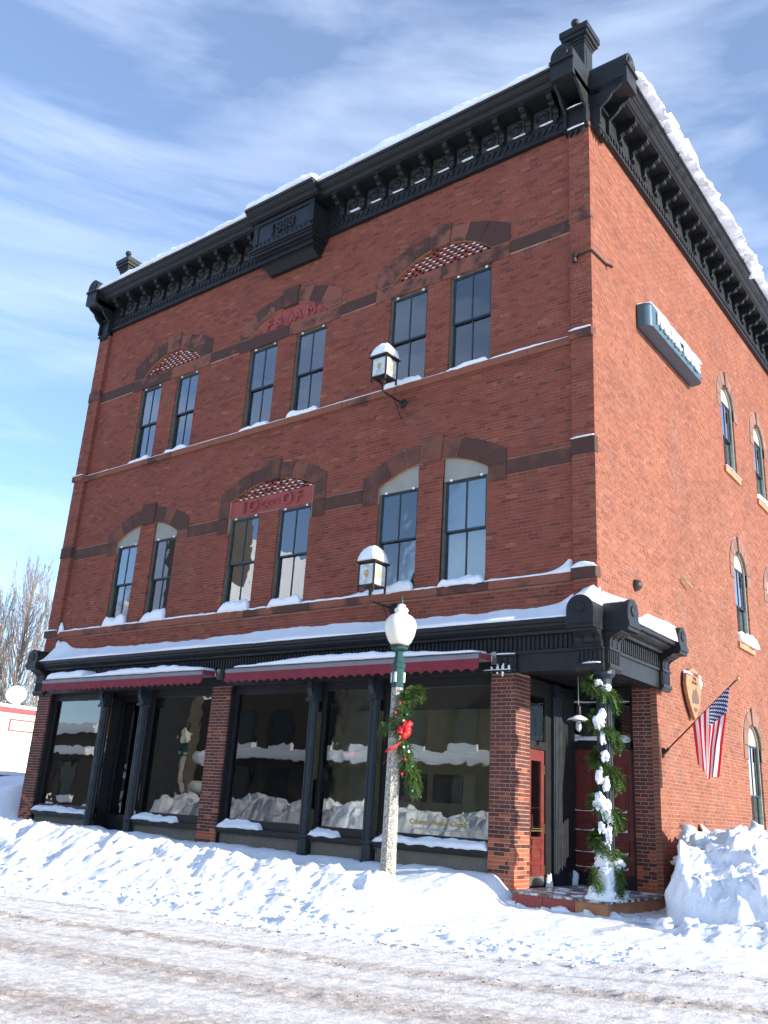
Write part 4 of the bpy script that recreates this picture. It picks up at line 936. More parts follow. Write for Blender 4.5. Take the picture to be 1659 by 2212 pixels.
for k, (a, z, mt) in enumerate(((-.02, 3.0, 'red'), (.05, 3.15, 'red'), (.16, 2.98, 'bluebulb'), (.12, 2.88, 'white'), (.2, 2.5, 'bluebulb'), (.14, 2.48, 'white'), (.22, 2.42, 'white'), (.17, 2.30, 'red'), (.28, 2.2, 'bluebulb'), (.13, 2.08, 'red'), (.30, 1.84, 'bluebulb'))):
    c = sw(a, z, .25); q = MB(); q.lathe([(.021*math.sin(math.pi*(j+.4)/6), -.021*math.cos(math.pi*(j+.4)/6)) for j in range(6)], c, 8); q.build('ornament', M[mt], SWG, smooth=True)
q = MB(); q.tube([(LX+.125*math.cos(t*math.pi/8), LY+.125*math.sin(t*math.pi/8), 2.72+.004*t) for t in range(17)], .004, 4); q.build('tie_wire', M['steel'], SWG)

# ------------------------------------------------------------------ garland on the corner column
G = thing('cedar_garland', 'cedar garland spiralling round the fluted corner column of the porch', 'garland', (0, .06, .43))
pts = []; turns = 5.4
for k in range(120):
    t = k/119; a = R(150)+t*turns*2*math.pi; rr = .19 if t > .06 else .26; pts.append((Vector((rr*math.cos(a), .06+rr*math.sin(a), 3.84-3.28*t)), .075+.03*math.sin(t*40)))
clusterf(pts, 2600, .125, 5, 'foliage', G)
q = MB(); q.tube([p for p, r_ in pts], .012, 5); q.build('garland_wire', M['bronze'], G)
q = MB()
for k, (a, z, s, h) in enumerate(((-.14, 3.70, .09, .05), (-.02, 3.62, .10, .05), (-.13, 3.10, .12, .12), (-.08, 2.84, .06, .09), (-.06, 2.55, .08, .07), (-.14, 2.25, .07, .10), (-.05, 2.12, .07, .08), (-.14, 1.86, .11, .11), (-.04, 1.72, .10, .12), (.0, 1.62, .07, .07), (-.13, 1.48, .07, .07), (-.02, 1.38, .06, .10), (-.03, 1.2, .05, .05))):
    p = Vector((0, .06, z))+CR*a+CF*.20; s *= .72; lump(q, p, s, s*.8, h, k, 22, .6); lump(q, p+CR*s*.6-Vector((0, 0, h*.7)), s*.5, s*.4, h*.5, k+40, 14, .6); lump(q, p-CR*s*.5-Vector((0, 0, h*.9)), s*.35, s*.4, h*.4, k+60, 12, .6)
q.build('garland_snow', M['snow_rough'], None, smooth=True, label='clumps of snow resting on the cedar garland of the corner column', category='snow', kind='stuff')
q = MB(); c0 = Vector((0, .06, 0))+CF*.10; 
lump(q, (c0.x-.02, c0.y, .45), .34, .30, .20, 3, 28, .3, .436); lump(q, (c0.x+.02, c0.y-.03, .72), .16, .15, .27, 5, 26, .35, .45); lump(q, (c0.x-.07, c0.y, 1.02), .12, .12, .22, 7, 22, .35); lump(q, (c0.x+.14, c0.y+.02, .95), .10, .10, .08, 9, 18, .35)
q.build('column_snow', M['snow_rough'], None, smooth=True, label='mound of snow packed round the foot of the corner column', category='snow', kind='stuff')
clusterf([(Vector((.12, -.08, 1.0)), .1), (Vector((.25, -.05, .8)), .08), (Vector((.27, -.10, .55)), .06)], 160, .11, 21, 'foliage', G); clusterf([(Vector((-.05, -.3, .9)), .05), (Vector((.02, -.32, .62)), .06)], 90, .10, 22, 'foliage', G)
# ------------------------------------------------------------------ wall lanterns
def lantern(x, za, label, hook=True):
    """za = height of the arm; lantern stands on a stem at the end of the arm"""
    y = -.74; T = thing('wall_lantern', label, 'lantern', (x, -.05, za), 'lanterns on wall brackets'); z0 = za+.27; h = .46; w_ = .185; br = M['bronze']
    q = MB(); q.lathe([(.10, 0), (.10, .02), (.07, .05), (.04, .06)], (0, 0, 0), 16); q.v = [(x+a, -.025-c, za+b) for a, b, c in q.v]; q.build('wall_plate', BK, T)
    q = MB(); q.tube([(x, -.05, za), (x, y, za)], .022, 8); q.build('arm', br, T)
    q = MB(); q.tube([(x, y, za-.13), (x, y, z0)], .014, 8); q.lathe([(.02, -.03), (.035, 0), (.02, .03)], (x, y, za), 10); q.lathe([(.03, -.09), (.06, -.03), (.07, 0)], (x, y, z0), 12); q.build('stem', br, T)
    q = MB(); q.tube([(x, -.03, za-.36), (x, -.1, za-.33), (x, -.22, za-.18), (x, -.34, za-.04), (x, -.4, za)], .012, 6); q.build('brace', BK, T)
    q = MB(); q.box(x-w_, x+w_, y-w_, y+w_, z0, z0+.03)
    for a in (-1, 1):
        for b in (-1, 1): q.box(x+a*w_-.016, x+a*w_+.016, y+b*w_-.016, y+b*w_+.016, z0-.10, z0+h)
    q.box(x-w_, x+w_, y-w_, y+w_, z0+h-.03, z0+h-.0); q.build('cage', br, T)
    for a in (-1, 1):
        for b in (0, 1):
            q = MB(); g = w_-.004
            if b: q.box(x-g+.01, x+g-.01, y+a*g-.003, y+a*g+.003, z0+.031, z0+h-.031)
            else: q.box(x+a*g-.003, x+a*g+.003, y-g+.01, y+g-.01, z0+.031, z0+h-.031)
            gl = q.build('pane', M['frost'], T)
            if (b and a < 0) or (not b and a > 0):   # small amber arrowhead badge
                pts = [(-.045, .07), (0, .085), (.045, .07), (.05, .0), (.03, -.05), (0, -.09), (-.03, -.05), (-.05, 0)]; q = MB(); zc = z0+h*.5
                if b: q.prof([(x+p[0], zc+p[1]) for p in pts], y-g-.008, y-g-.004, 'y')
                else: q.prof([(y+p[0], zc+p[1]) for p in pts], x+g+.004, x+g+.008, 'x')
                q.build('badge', M['amber'], gl)
                q = MB()
                for k, (pa, pb) in enumerate(((-.03, .03), (-.03, .02), (-.01, .03))):
                    if b: q.box(x+pa, x+pb, y-g-.011, y-g-.008, zc+.04-k*.02, zc+.046-k*.02)
                    else: q.box(x+g+.008, x+g+.011, y+pa, y+pb, zc+.04-k*.02, zc+.046-k*.02)
                q.build('badge_lines', M['frost'], gl)
    q = MB(); e = w_+.055; q.add([(x-e, y-e, z0+h), (x+e, y-e, z0+h), (x+e, y+e, z0+h), (x-e, y+e, z0+h), (x-e, y-e, z0+h+.03), (x+e, y-e, z0+h+.03), (x+e, y+e, z0+h+.03), (x-e, y+e, z0+h+.03), (x-.05, y-.05, z0+h+.16), (x+.05, y-.05, z0+h+.16), (x+.05, y+.05, z0+h+.16), (x-.05, y+.05, z0+h+.16)],
        [(0, 3, 2, 1), (0, 1, 5, 4), (1, 2, 6, 5), (2, 3, 7, 6), (3, 0, 4, 7), (4, 5, 9, 8), (5, 6, 10, 9), (6, 7, 11, 10), (7, 4, 8, 11), (8, 9, 10, 11)]); q.build('roof', br, T)
    n = 10; vs = []; fs = []; q = MB(); e = w_+.04; lv = [(1.0, .035), (.93, .13), (.82, .22), (.64, .30), (.40, .355), (.15, .375)]
    for j, (k, hh) in enumerate(lv):
        for i in range(24):
            t = 2*math.pi*i/24; c, s = math.cos(t), math.sin(t); rr = 1/max(abs(c), abs(s)); rr = rr*(1-.12*j/5)+.12*j/5
            vs.append((x+c*rr*e*k+.012*f1(i*.7, j+za), y+s*rr*e*k, z0+h+hh+.03*f1(i*.5+3, j*.8+za)))
    for j in range(5):
        for i in range(24): fs.append((j*24+i, j*24+(i+1) % 24, j*24+24+(i+1) % 24, j*24+24+i))
    fs += [tuple(range(5*24, 6*24)), tuple(range(23, -1, -1))]; q.add(vs, fs); q.build('snow_cap', M['snow'], T, smooth=True); return T
M['amber'] = plain('amber_badge', (.50, .28, .09), .5)
lantern(-4.42, 9.83, 'upper of two snow-capped square lanterns on iron arms, in front of the top-floor windows')
lantern(-4.39, 5.33, 'lower of two snow-capped square lanterns on iron arms, just above the street lamp globe')
# camera and conduit wrapped round the corner near the top
T = thing('corner_camera', 'small security camera on a thin conduit wrapped round the upper right corner', 'camera', (0, -.1, 12.0))
q = MB(); q.tube([(-.36, -.125, 11.98), (.03, -.125, 11.98), (.03, .62, 12.05)], .022, 6); q.build('conduit', M['bronze'], T)
q = MB(); q.lathe([(.02, 0), (.045, .01), (.045, .09), (.03, .12)], (-.32, -.17, 11.80), 10); q.box(-.36, -.28, -.2, -.1, 11.92, 11.99); q.build('camera_head', M['bronze'], T)
q = MB(); q.tube([(.03, .55, 12.05), (.12, .64, 12.0)], .03, 8); q.build('camera_head', M['bronze'], T)
T = thing('dome_light', 'small round grey wall light on the sunlit side wall above the turned shop cornice', 'light', (0, 1.55, 5.72))
q = MB(); q.lathe([(.11, 0), (.11, .03), (.10, .07), (.07, .11), (.02, .13)], (0, 0, 0), 16); q.v = [(.0+c, 1.55+a, 5.72+b) for a, b, c in q.v]; q.build('housing', M['bronze'], T, smooth=True)
T = thing('pipe_stub', 'yellow-brown metal bracket sticking out of the sunlit side wall', 'bracket', (0, 4.0, 6.38))
q = MB(); q.tube([(0, 3.95, 6.40), (.10, 4.0, 6.38), (.12, 4.35, 6.30)], .022, 6); q.build('rod', M['brass'], T)
# ------------------------------------------------------------------ side sign
T = thing('hall_sign', 'long blue-grey metal sign box with white tube letters high on the sunlit side wall', 'sign', (0, 3.65, 11.5))
def capsule(u0, u1, d0, d1, r_):
    pts = [(u0, -d0), (u1, -d0)]
    for k in range(9): t = math.pi/2*k/8; pts.append((u1-r_+r_*math.cos(t), -(d1-r_+r_*math.sin(t))))
    for k in range(9): t = math.pi/2*k/8; pts.append((u0+r_-r_*math.sin(t), -(d1-r_+r_*math.cos(t))))
    return pts
q = MB(); q.prof(capsule(2.08, 5.32, .03, .31, .17), 11.40, 11.93, 'z'); M['signblue'] = plain('blue_grey_enamel', (.05, .10, .13), .3, .0, var=.08); q.build('sign_box', M['signblue'], T, side=True)
place(text_mesh('MASONIC TEMPLE', .40, .012, M['white'], .012), 'tube_letters', T, (0, 0, 0)); o = bpy.data.objects['tube_letters']; o.rotation_euler = (R(90), 0, R(90)); o.location = (.345, 3.70, 11.67); WL[o.name] = o.matrix_basis.copy()
o.scale = (.80, 1, 1)
q = MB()
for k in range(7): q.tube([(.33, 2.5+.43*k, 11.46), (.36, 2.52+.43*k, 11.43), (.36, 2.56+.43*k, 11.47)], .008, 4)
q.build('tube_holders', BK, T)
m = MB(); strip(m, 2.1, 5.3, .02, .29, 11.93, c_(.09), c_(.07), 61, over=.03, rough=.5); snowobj(m, 'sign_snow', 'snow lying along the top of the long side-wall sign', side=True)
# carved wooden arrowhead sign
T = thing('arrowhead_sign', 'carved brown wooden arrowhead plaque on the sunlit side wall behind the flag', 'sign', (0, 4.1, 4.0))
pts = [(3.74, 4.44), (3.92, 4.52), (4.12, 4.60), (4.34, 4.56), (4.52, 4.46), (4.56, 4.25), (4.48, 3.95), (4.34, 3.76), (4.20, 3.62), (4.13, 3.56), (4.04, 3.66), (3.90, 3.82), (3.78, 4.0), (3.70, 4.22)]
M['wood'] = plain('weathered_cedar', (.34, .165, .085), .8, var=.25, vs=9, bs=.3, bscale=40); M['wood_dark'] = plain('carved_dark', (.11, .07, .05), .85)
q = MB(); q.prof([(u, z) for u, z in pts], -.12, -.04, 'y'); PL = q.build('plaque', M['wood'], T, side=True, bevel=.01)
q = MB(); q.prof([(3.98, 3.98), (4.08, 4.16), (4.16, 4.10), (4.24, 4.22), (4.38, 4.0), (4.36, 3.9), (4.0, 3.88)], -.127, -.12, 'y'); q.build('carved_mountain', M['wood_dark'], PL, side=True)
q = MB(); q.prof([(4.05, 3.80), (4.28, 3.80), (4.22, 3.72), (4.10, 3.72)], -.127, -.12, 'y'); q.build('carved_animal', M['wood_dark'], PL, side=True)
for k, s in enumerate(('NATIONAL', 'PARK', 'SERVICE')):
    o = place(text_mesh(s, .095, .003, M['wood_dark']), 'carved_word', PL, (.124, 4.18, 4.46-.085*k)); o.rotation_euler = (R(90), 0, R(90))
m = MB(); strip(m, 3.74, 3.96, .05, .12, 4.44, c_(.10), c_(.05), 62); strip(m, 4.40, 4.54, .05, .12, 4.46, c_(.03), c_(.03), 63); lump(m, (4.53, -.10, 4.33), .05, .05, .12, 3); snowobj(m, 'sign_snow', 'bits of snow clinging to the wooden arrowhead plaque', side=True)
# ------------------------------------------------------------------ flag
T = thing('flag_on_pole', 'American flag hanging folded from a slanted red-brown pole on the side wall', 'flag', (0, 2.57, 2.78))
P0 = Vector((.03, 2.57, 2.80)); PT = Vector((1.43, 2.52, 4.09)); PD = (PT-P0)
q = MB(); q.tube([P0, P0+PD*.99], .016, 8); q.build('pole', M['door_red'], T)
q = MB(); q.lathe([(.03*math.sin(math.pi*(j+.3)/7), -.035*math.cos(math.pi*(j+.3)/7)) for j in range(7)], P0+PD*1.01, 10); q.build('finial', M['brass'], T)
q = MB(); q.tube([P0+Vector((-.02, 0, -.08)), P0+Vector((0, 0, .10))], .03, 6); q.tube([P0, P0+PD*.07], .028, 8); q.build('bracket', M['bronze'], T)
def flagmat():
    m, t, b = nodes('flag_cloth'); uv = t.nodes.new('ShaderNodeUVMap'); sp = t.nodes.new('ShaderNodeSeparateXYZ'); t.links.new(uv.outputs[0], sp.inputs[0]); U, V = sp.outputs[0], sp.outputs[1]  # U along fly, V from top 0..1
    st = math_(t, 'LESS_THAN', math_(t, 'MODULO', math_(t, 'MULTIPLY', V, 13.0), 2.0), 1.0)
    can = math_(t, 'MULTIPLY', math_(t, 'LESS_THAN', U, .30), math_(t, 'LESS_THAN', V, 7/13))
    def dots(ou, ov):
        a = math_(t, 'SUBTRACT', math_(t, 'FRACT', math_(t, 'ADD', math_(t, 'MULTIPLY', U, 6/.30), ou)), .5); c = math_(t, 'SUBTRACT', math_(t, 'FRACT', math_(t, 'ADD', math_(t, 'MULTIPLY', V, 5/(7/13)), ov)), .5)
        d = math_(t, 'SQRT', math_(t, 'ADD', math_(t, 'POWER', math_(t, 'ABSOLUTE', a), 2.0), math_(t, 'POWER', math_(t, 'ABSOLUTE', c), 2.0)))
        an = math_(t, 'ARCTAN2', a, c); k = math_(t, 'ADD', .19, math_(t, 'MULTIPLY', math_(t, 'COSINE', math_(t, 'MULTIPLY', an, 5.0)), .05)); return math_(t, 'LESS_THAN', d, k)
    s = math_(t, 'MAXIMUM', dots(0, 0), dots(.5, .5))
    c1 = mixc(t, st, (.78, .76, .76), (.62, .012, .025)); c2 = mixc(t, s, (.02, .03, .12), (.78, .78, .8)); t.links.new(mixc(t, can, c1, c2), b.inputs['Base Color']); b.inputs['Roughness'].default_value = .7
    tl = t.nodes.new('ShaderNodeBsdfTranslucent'); ms = t.nodes.new('ShaderNodeMixShader'); ms.inputs[0].default_value = .45; cc = b.inputs['Base Color'].links[0].from_socket; t.links.new(cc, tl.inputs[0]); t.links.new(b.outputs[0], ms.inputs[1]); t.links.new(tl.outputs[0], ms.inputs[2]); t.links.new(ms.outputs[0], t.nodes['Material Output'].inputs[0]); return m
NS, NF = 64, 60; me = bpy.data.meshes.new('flag'); vs = []; uvs = []; Fl = 1.30
for i in range(NS+1):
    s = i/NS   # 0 = top of hoist (outer end)
    h = P0+PD*(.90-.50*s)
    for j in range(NF+1):
        ff = j/NF; g = ff**1.15
        # the outer half folds over in front of the inner half, everything gathers towards the lower tip
        fo = float(sst(.40, .56, s)); xe = (1.07-.50*s)*(1-fo)+(.84-.20*(s-.5)/.5)*fo; Ls = 1.56-.45*s-.42*s*s
        x = h.x+(xe-h.x)*(ff**(1.25 if s < .5 else .85)); z = h.z-Ls*ff+.015*math.sin(s*14)*ff
        y = h.y-.02-.20*(1-fo)*min(1, ff*1.6)+.05*math.sin(s*16+2*ff)*ff+.07*fo*ff+.02*math.sin(s*31)*ff
        vs.append((x, y, z)); uvs.append((ff, s))
fs = [(i*(NF+1)+j, i*(NF+1)+j+1, (i+1)*(NF+1)+j+1, (i+1)*(NF+1)+j) for i in range(NS) for j in range(NF)]
me.from_pydata(vs, [], fs); ul = me.uv_layers.new(name='UVMap')
for lp in me.loops: ul.data[lp.index].uv = uvs[lp.vertex_index]
me.polygons.foreach_set('use_smooth', [True]*len(me.polygons)); me.materials.append(flagmat()); place(me, 'flag_cloth', T)
# ------------------------------------------------------------------ pendant lamp in the porch
T = thing('pendant_lamp', 'black enamel barn pendant with wire cage bulb hanging in the porch, snow on its shade', 'lamp', (-.9, 1.0, 3.0))
q = MB(); q.tube([(-.9, 1, 4.0), (-.9, 1, 3.45)], .008, 6); q.build('rod', M['steel'], T)
q = MB(); q.lathe([(.035, .26), (.045, .22), (.05, .06), (.08, .03), (.20, -.02), (.205, -.03), (.19, -.03), (.05, .0)], (-.9, 1, 3.24), 24); q.build('shade', BK, T, smooth=True)
q = MB(); q.lathe([(.03, .0), (.05, -.05), (.05, -.12), (.03, -.17), (.005, -.19)], (-.9, 1, 3.22), 12); q.build('glass_jar', M['frost'], T, smooth=True)
q = MB()
for k in range(6):
    t = math.pi*k/3; q.tube([(-.9+.06*math.cos(t), 1+.06*math.sin(t), 3.2), (-.9+.06*math.cos(t), 1+.06*math.sin(t), 3.08), (-.9, 1, 3.02)], .004, 4)
q.build('wire_guard', M['bronze'], T)
q = MB(); q.lathe([(.205, -.02), (.17, .015), (.09, .05), (.055, .07)], (-.9, 1, 3.245), 20); q.build('snow_cover', M['snow'], T, smooth=True)

# ------------------------------------------------------------------ window lettering and contents
T = thing('window_lettering', 'gold and white lettering low on the shop pane right of the street lamp', 'lettering', (-3.0, .19, 1.4))
M['gold'] = plain('gold_vinyl', (.50, .40, .12), .5); M['whitev'] = plain('white_vinyl', (.45, .48, .48), .6)
place(text_mesh('Calumet Visitor Center', .132, .001, M['gold'], .002), 'gold_line', T, (-3.27, .192, 1.36), rot=(R(90), 0, 0)); place(text_mesh('Keweenaw National Historical Park', .070, .001, M['whitev']), 'white_line', T, (-3.27, .192, 1.25), rot=(R(90), 0, 0))
T = thing('window_banner', 'pale exhibit panel with two lines of dark type behind the leftmost shop pane', 'banner', (-14.3, .5, 2.3))
q = MB(); q.box(-15.05, -13.62, .55, .57, 2.50, 2.92); q.build('board', M['blind'], T)
for k, (s_, sz) in enumerate((('Exemption to South', .13), ('People & Places of 1913-1914', .105))): place(text_mesh(s_, sz, .001, BK), 'text_line', T, (-14.33, .545, 2.80-k*.16), rot=(R(90), 0, 0))
q = MB(); q.box(-15.0, -13.65, .58, .60, 1.35, 2.48); q.build('photo_board', plain('grey_photo', (.12, .12, .12), .8, var=.8, vs=6), T)
for k, (x, y, z, w_, h_) in enumerate(((-11.6, 5.95, 1.8, .5, .8), (-8.0, 5.95, 2.1, .9, .7), (-6.9, 5.95, 2.1, .9, .7), (-4.0, 5.95, 2.2, 1.4, .7), (-12.7, 5.95, 1.7, .5, .7))):
    T = thing('framed_picture', ['framed picture on the shop back wall seen behind the second pane', 'framed picture on the shop back wall just right of the middle pier', 'framed picture on the shop back wall between the middle pier and the first iron post', 'wide framed picture on the shop back wall behind the gold lettering', 'small framed picture seen through the recessed glass door'][k], 'picture', (x, y, z), 'framed pictures inside the shop')
    q = MB(); q.box(x-w_/2, x+w_/2, y, y+.04, z-h_/2, z+h_/2); q.build('frame', BK, T); q = MB(); q.box(x-w_/2+.07, x+w_/2-.07, y-.006, y, z-h_/2+.07, z+h_/2-.07); q.build('picture_sheet', M['tan'], T)
T = thing('amber_pendant', 'small amber glass pendant seen glowing through the recessed shop door', 'lamp', (-15.5, 2.2, 3.2))
q = MB(); q.tube([(-15.5, 2.2, 4.0), (-15.5, 2.2, 3.4)], .006, 5); q.build('cord', BK, T)
ma, ta, ba = nodes('amber_lit_glass'); ba.inputs['Base Color'].default_value = (.6, .2, .03, 1); ba.inputs['Emission Color'].default_value = (1, .42, .06, 1); ba.inputs['Emission Strength'].default_value = 1.2
q = MB(); q.lathe([(.02, .2), (.05, .17), (.085, .06), (.09, 0), (.05, -.02)], (-15.5, 2.2, 3.2), 12); q.build('amber_shade', ma, T, smooth=True)
T = thing('exit_light', 'small red lit box on the back wall seen through the pane between the iron posts', 'sign', (-10.1, 5.9, 2.95))
ma, ta, ba = nodes('red_lit_plastic'); ba.inputs['Base Color'].default_value = (.5, .02, .02, 1); ba.inputs['Emission Color'].default_value = (1, .03, .03, 1); ba.inputs['Emission Strength'].default_value = .25
q = MB(); q.box(-10.22, -10.0, 5.9, 5.98, 2.88, 3.0); q.build('lit_box', ma, T)

# ------------------------------------------------------------------ ground
def bank(x, y):   # plowed bank between the street and the pavement; street edge runs slightly askew to the facade
    h = np.interp(x, [-40, -14, -10, -7, -4, -2.6], [CH_[0], CH_[1], CH_[2], CH_[3], CH_[4], CH_[5]]); endf = sst(-1.45, -2.25, x+.35*vn(x*2, y*2)+.30*(y+3.2))
    yc = -2.75+.12*(x+3)+.12*vn(x*.6, 3.0); yf = -3.75+.24*x; t = np.where(y < yc, np.clip((yc-y)/(yc-yf), 0, 1), np.clip((y-yc)/1.2, 0, 1))
    p = np.where(y < yc, (1-np.clip(t*1.1-.1, 0, 1))**1.75, 1-sst(.15, 1.0, t)); return h*p*endf
CH_ = [.85, .70, .70, .60, .46, .43]
def ground(x, y):
    s = y-.24*x; z = -.02+.14*sst(-4.4, -2.4, s)+.10*sst(-3.0, -1, y)
    side = sst(.2, 3, x); z = z*(1-side)+(.16+.0*x)*side*sst(-7, -2, y)+z*side*(1-sst(-7, -2, y))
    walk = sst(-1.35, -2.0, x+.15*vn(x*3, y*3))*sst(-2.6, -1.7, y)*(1-sst(.2, .3, y)*sst(-16.6, -16.4, x)); rise = .26+.08*vn(x*.9, y*1.5)+.14*sst(-.55, -.05, y)+.10*sst(-8, -15, x)
    z = np.maximum(z+walk*rise, np.where(True, z+bank(x, y)-.0, z))
    # heap left of the shop and the deep snow of the lot beyond
    lot = sst(-16.7, -17.6, x)*sst(-1.5, .5, y); z = z+lot*(.50+.22*sst(-17, -23, x)+.38*sst(1, 5, y)*sst(-18, -24, x)+.1*vn(x*.5, y*.5)+.35*np.exp(-((x+17.6)/1.3)**2-((y-.9)/1.2)**2))
    z = z+sst(-1.4, -2.0, x)*sst(-3.6, -2.3, x)*.14*np.exp(-((y+1.0)/.5)**2)
    # gentle hump in front of the pavement end
    z = z+.0*x
    return z
def rough(x, y):
    b = np.clip(bank(x, y)/.35, 0, 1); lump_ = np.maximum(fbm(x*2.3+4, y*2.3, 5, .62), -.25)*.17+.05*np.abs(vn(x*9, y*9))+.06*vn(x*17+3, y*17)+.07*fbm(x*6+3.4*y, y*1.1-x*.3, 4, .6)
    ridg = .085*(1-2*np.abs(fbm(x*1.7+.8*y, y*3.0, 3)))  # slanting scrape marks
    walk = sst(-3.4, -2.6, y)*sst(-1.2, -1.8, x); s = y-.24*x; road = sst(-3.5, -4.1, s)
    r = b*(lump_*.75+ridg)+(1-b)*((.030-.018*road)*fbm(x*5, y*5, 4, .6)+.035*walk*fbm(x*2.2, y*2.2, 3))
    toe = np.exp(-((s+3.4)/.4)**2)*sst(1.8, .2, x); r = r+toe*.10*np.maximum(fbm(x*5, y*5, 4, .65), 0)
    tr = np.exp(-((s+4.05)/.10)**2)+np.exp(-((s+5.5)/.20)**2)+.8*np.exp(-((s+7.2)/.35)**2)+.5*np.exp(-((s+4.7)/.08)**2)+.7*np.exp(-((s+6.3)/.1)**2)+.8*np.exp(-((s+8.9)/.4)**2)
    r = r+road*(.05*tr*np.maximum(fbm(x*8, s*11, 4, .7), -.1)+.012*fbm(x*1.0, s*14, 3)+.012*fbm(x*16, y*16, 3, .7)); return r
def grid(name, xs, ys, mat, rf=1.0, hole=None, band=None, **kw):
    X, Y = np.meshgrid(xs, ys, indexing='ij')
    if band:
        if band[0] is not None: Y = (band[0]+.24*X)*(1-Y)+band[2]*Y
        else: Y = band[2]*(1-Y)+(band[1]+.24*X)*Y
    nx, ny = X.shape; Zz = ground(X, Y)+rf*rough(X, Y); nx, ny = X.shape
    co = np.stack([X, Y, Zz], -1).reshape(-1, 3); I = np.arange(nx*ny).reshape(nx, ny)
    fq = np.stack([I[:-1, :-1], I[1:, :-1], I[1:, 1:], I[:-1, 1:]], -1).reshape(-1, 4)
    if hole is not None:
        cc = co[fq].mean(1); fq = fq[~hole(cc[:, 0], cc[:, 1])]
    me = bpy.data.meshes.new(name); me.vertices.add(len(co)); me.vertices.foreach_set('co', co.ravel()); me.loops.add(len(fq)*4); me.loops.foreach_set('vertex_index', fq.ravel().astype(np.int32)); me.polygons.add(len(fq)); me.polygons.foreach_set('loop_start', np.arange(0, len(fq)*4, 4, dtype=np.int32)); me.polygons.foreach_set('loop_total', np.full(len(fq), 4, np.int32)); me.polygons.foreach_set('use_smooth', np.ones(len(fq), bool)); me.update(calc_edges=True); me.validate()
    me.materials.append(mat); o = place(me, name); 
    for k, v in kw.items(): o[k] = v
    return o
def roadmat():
    m, t, b = nodes('packed_snow_road'); g = t.nodes.new('ShaderNodeNewGeometry'); sp = t.nodes.new('ShaderNodeSeparateXYZ'); t.links.new(g.outputs['Position'], sp.inputs[0]); Y = math_(t, 'SUBTRACT', sp.outputs[1], math_(t, 'MULTIPLY', sp.outputs[0], .24))
    wob = math_(t, 'MULTIPLY', math_(t, 'SUBTRACT', noise(t, .5, 3), .5), .30); Yw = math_(t, 'ADD', Y, wob)
    tracks = None
    for (yc, wd, k) in ((-4.05, .10, .9), (-5.5, .20, 1.0), (-7.2, .42, 1.0), (-4.7, .07, .5), (-6.3, .10, .6), (-8.9, .5, 1.0), (-11, .5, 1.0)):
        d = math_(t, 'DIVIDE', math_(t, 'ABSOLUTE', math_(t, 'SUBTRACT', Yw, yc)), wd); e = math_(t, 'MULTIPLY', math_(t, 'MAXIMUM', math_(t, 'SUBTRACT', 1.6, d), 0.0), .62*k); tracks = e if tracks is None else math_(t, 'MAXIMUM', tracks, e)
    fine = noise(t, 17, 6, .75, mapscale=(.7, 1, 1)); rv = t.nodes.new('ShaderNodeCombineXYZ'); t.links.new(math_(t, 'MULTIPLY', sp.outputs[0], .10), rv.inputs[0]); t.links.new(math_(t, 'MULTIPLY', Yw, 2.2), rv.inputs[1]); st = noise(t, 2.6, 6, .62, vec=rv.outputs[0])
    inroad = ramp(t, math_(t, 'DIVIDE', math_(t, 'MULTIPLY', Yw, -1.0), 10.0), [(.345, 0.0), (.40, .7), (.56, 1.0)])
    v = math_(t, 'ADD', math_(t, 'MULTIPLY', tracks, .17), math_(t, 'ADD', math_(t, 'MULTIPLY', fine, .62), math_(t, 'MULTIPLY', st, .42)))
    dirt = math_(t, 'MULTIPLY', ramp(t, v, [(.50, 0.0), (.60, .45), (.74, 1.0)]), inroad)
    base = mixc(t, math_(t, 'MULTIPLY', inroad, .9), (.90, .915, .94), (.79, .745, .69)); c = mixc(t, dirt, base, (.43, .35, .29)); spk = ramp(t, noise(t, 38, 4, .7), [(.58, 0.0), (.68, 1.0)]); c = mixc(t, math_(t, 'MULTIPLY', math_(t, 'MULTIPLY', spk, dirt), .7), c, (.20, .155, .13))
    # worn, icy pavement patches at the corner
    px = math_(t, 'MULTIPLY', ramp(t, math_(t, 'DIVIDE', sp.outputs[0], 4.0), [(.0, 0.0), (.12, 1.0)]), ramp(t, math_(t, 'ADD', math_(t, 'DIVIDE', sp.outputs[1], 10.0), .5), [(.18, 0.0), (.3, 1.0)])); ice = math_(t, 'MULTIPLY', ramp(t, noise(t, 1.4, 5, .6, mapscale=(1.4, .5, 1)), [(.58, 0.0), (.66, .75)]), px); c = mixc(t, ice, c, (.42, .42, .44))
    bare = math_(t, 'MULTIPLY', ramp(t, noise(t, 4.0, 6, .65, mapscale=(2.5, .35, 1)), [(.66, 0.0), (.69, 1.0)]), px); c = mixc(t, bare, c, (.16, .07, .06))
    t.links.new(c, b.inputs['Base Color']); b.inputs['Roughness'].default_value = .65; b.inputs['Specular IOR Level'].default_value = .3
    h = math_(t, 'ADD', noise(t, 24, 5, .7), math_(t, 'MULTIPLY', noise(t, 7, 5, .6), .8)); bump(t, b, h, .55, .03); return m
M['road'] = roadmat()
insideb = lambda x, y: (x > -15.9) & (x < -.2) & (y > 1.5) & (y < 25.5)
xs = np.concatenate([np.arange(-30, -12, .08), np.arange(-12, 3.0, .045), np.arange(3, 7, .08)]); 
grid('snowbank', xs[xs < -.95], np.linspace(0, 1, 105), M['snow_rough'], band=(-4.02, None, -1.0), kind='structure'); grid('pavement', np.arange(-1.0, 3.0, .045), np.linspace(0, 1, 75), M['road'], band=(-4.02, None, -1.0), kind='structure')
grid('road', np.concatenate([np.arange(-30, -8, .09), np.arange(-8, 9, .045)]), np.linspace(0, 1, 230), M['road'], band=(None, -4.0, -15.3), kind='structure')
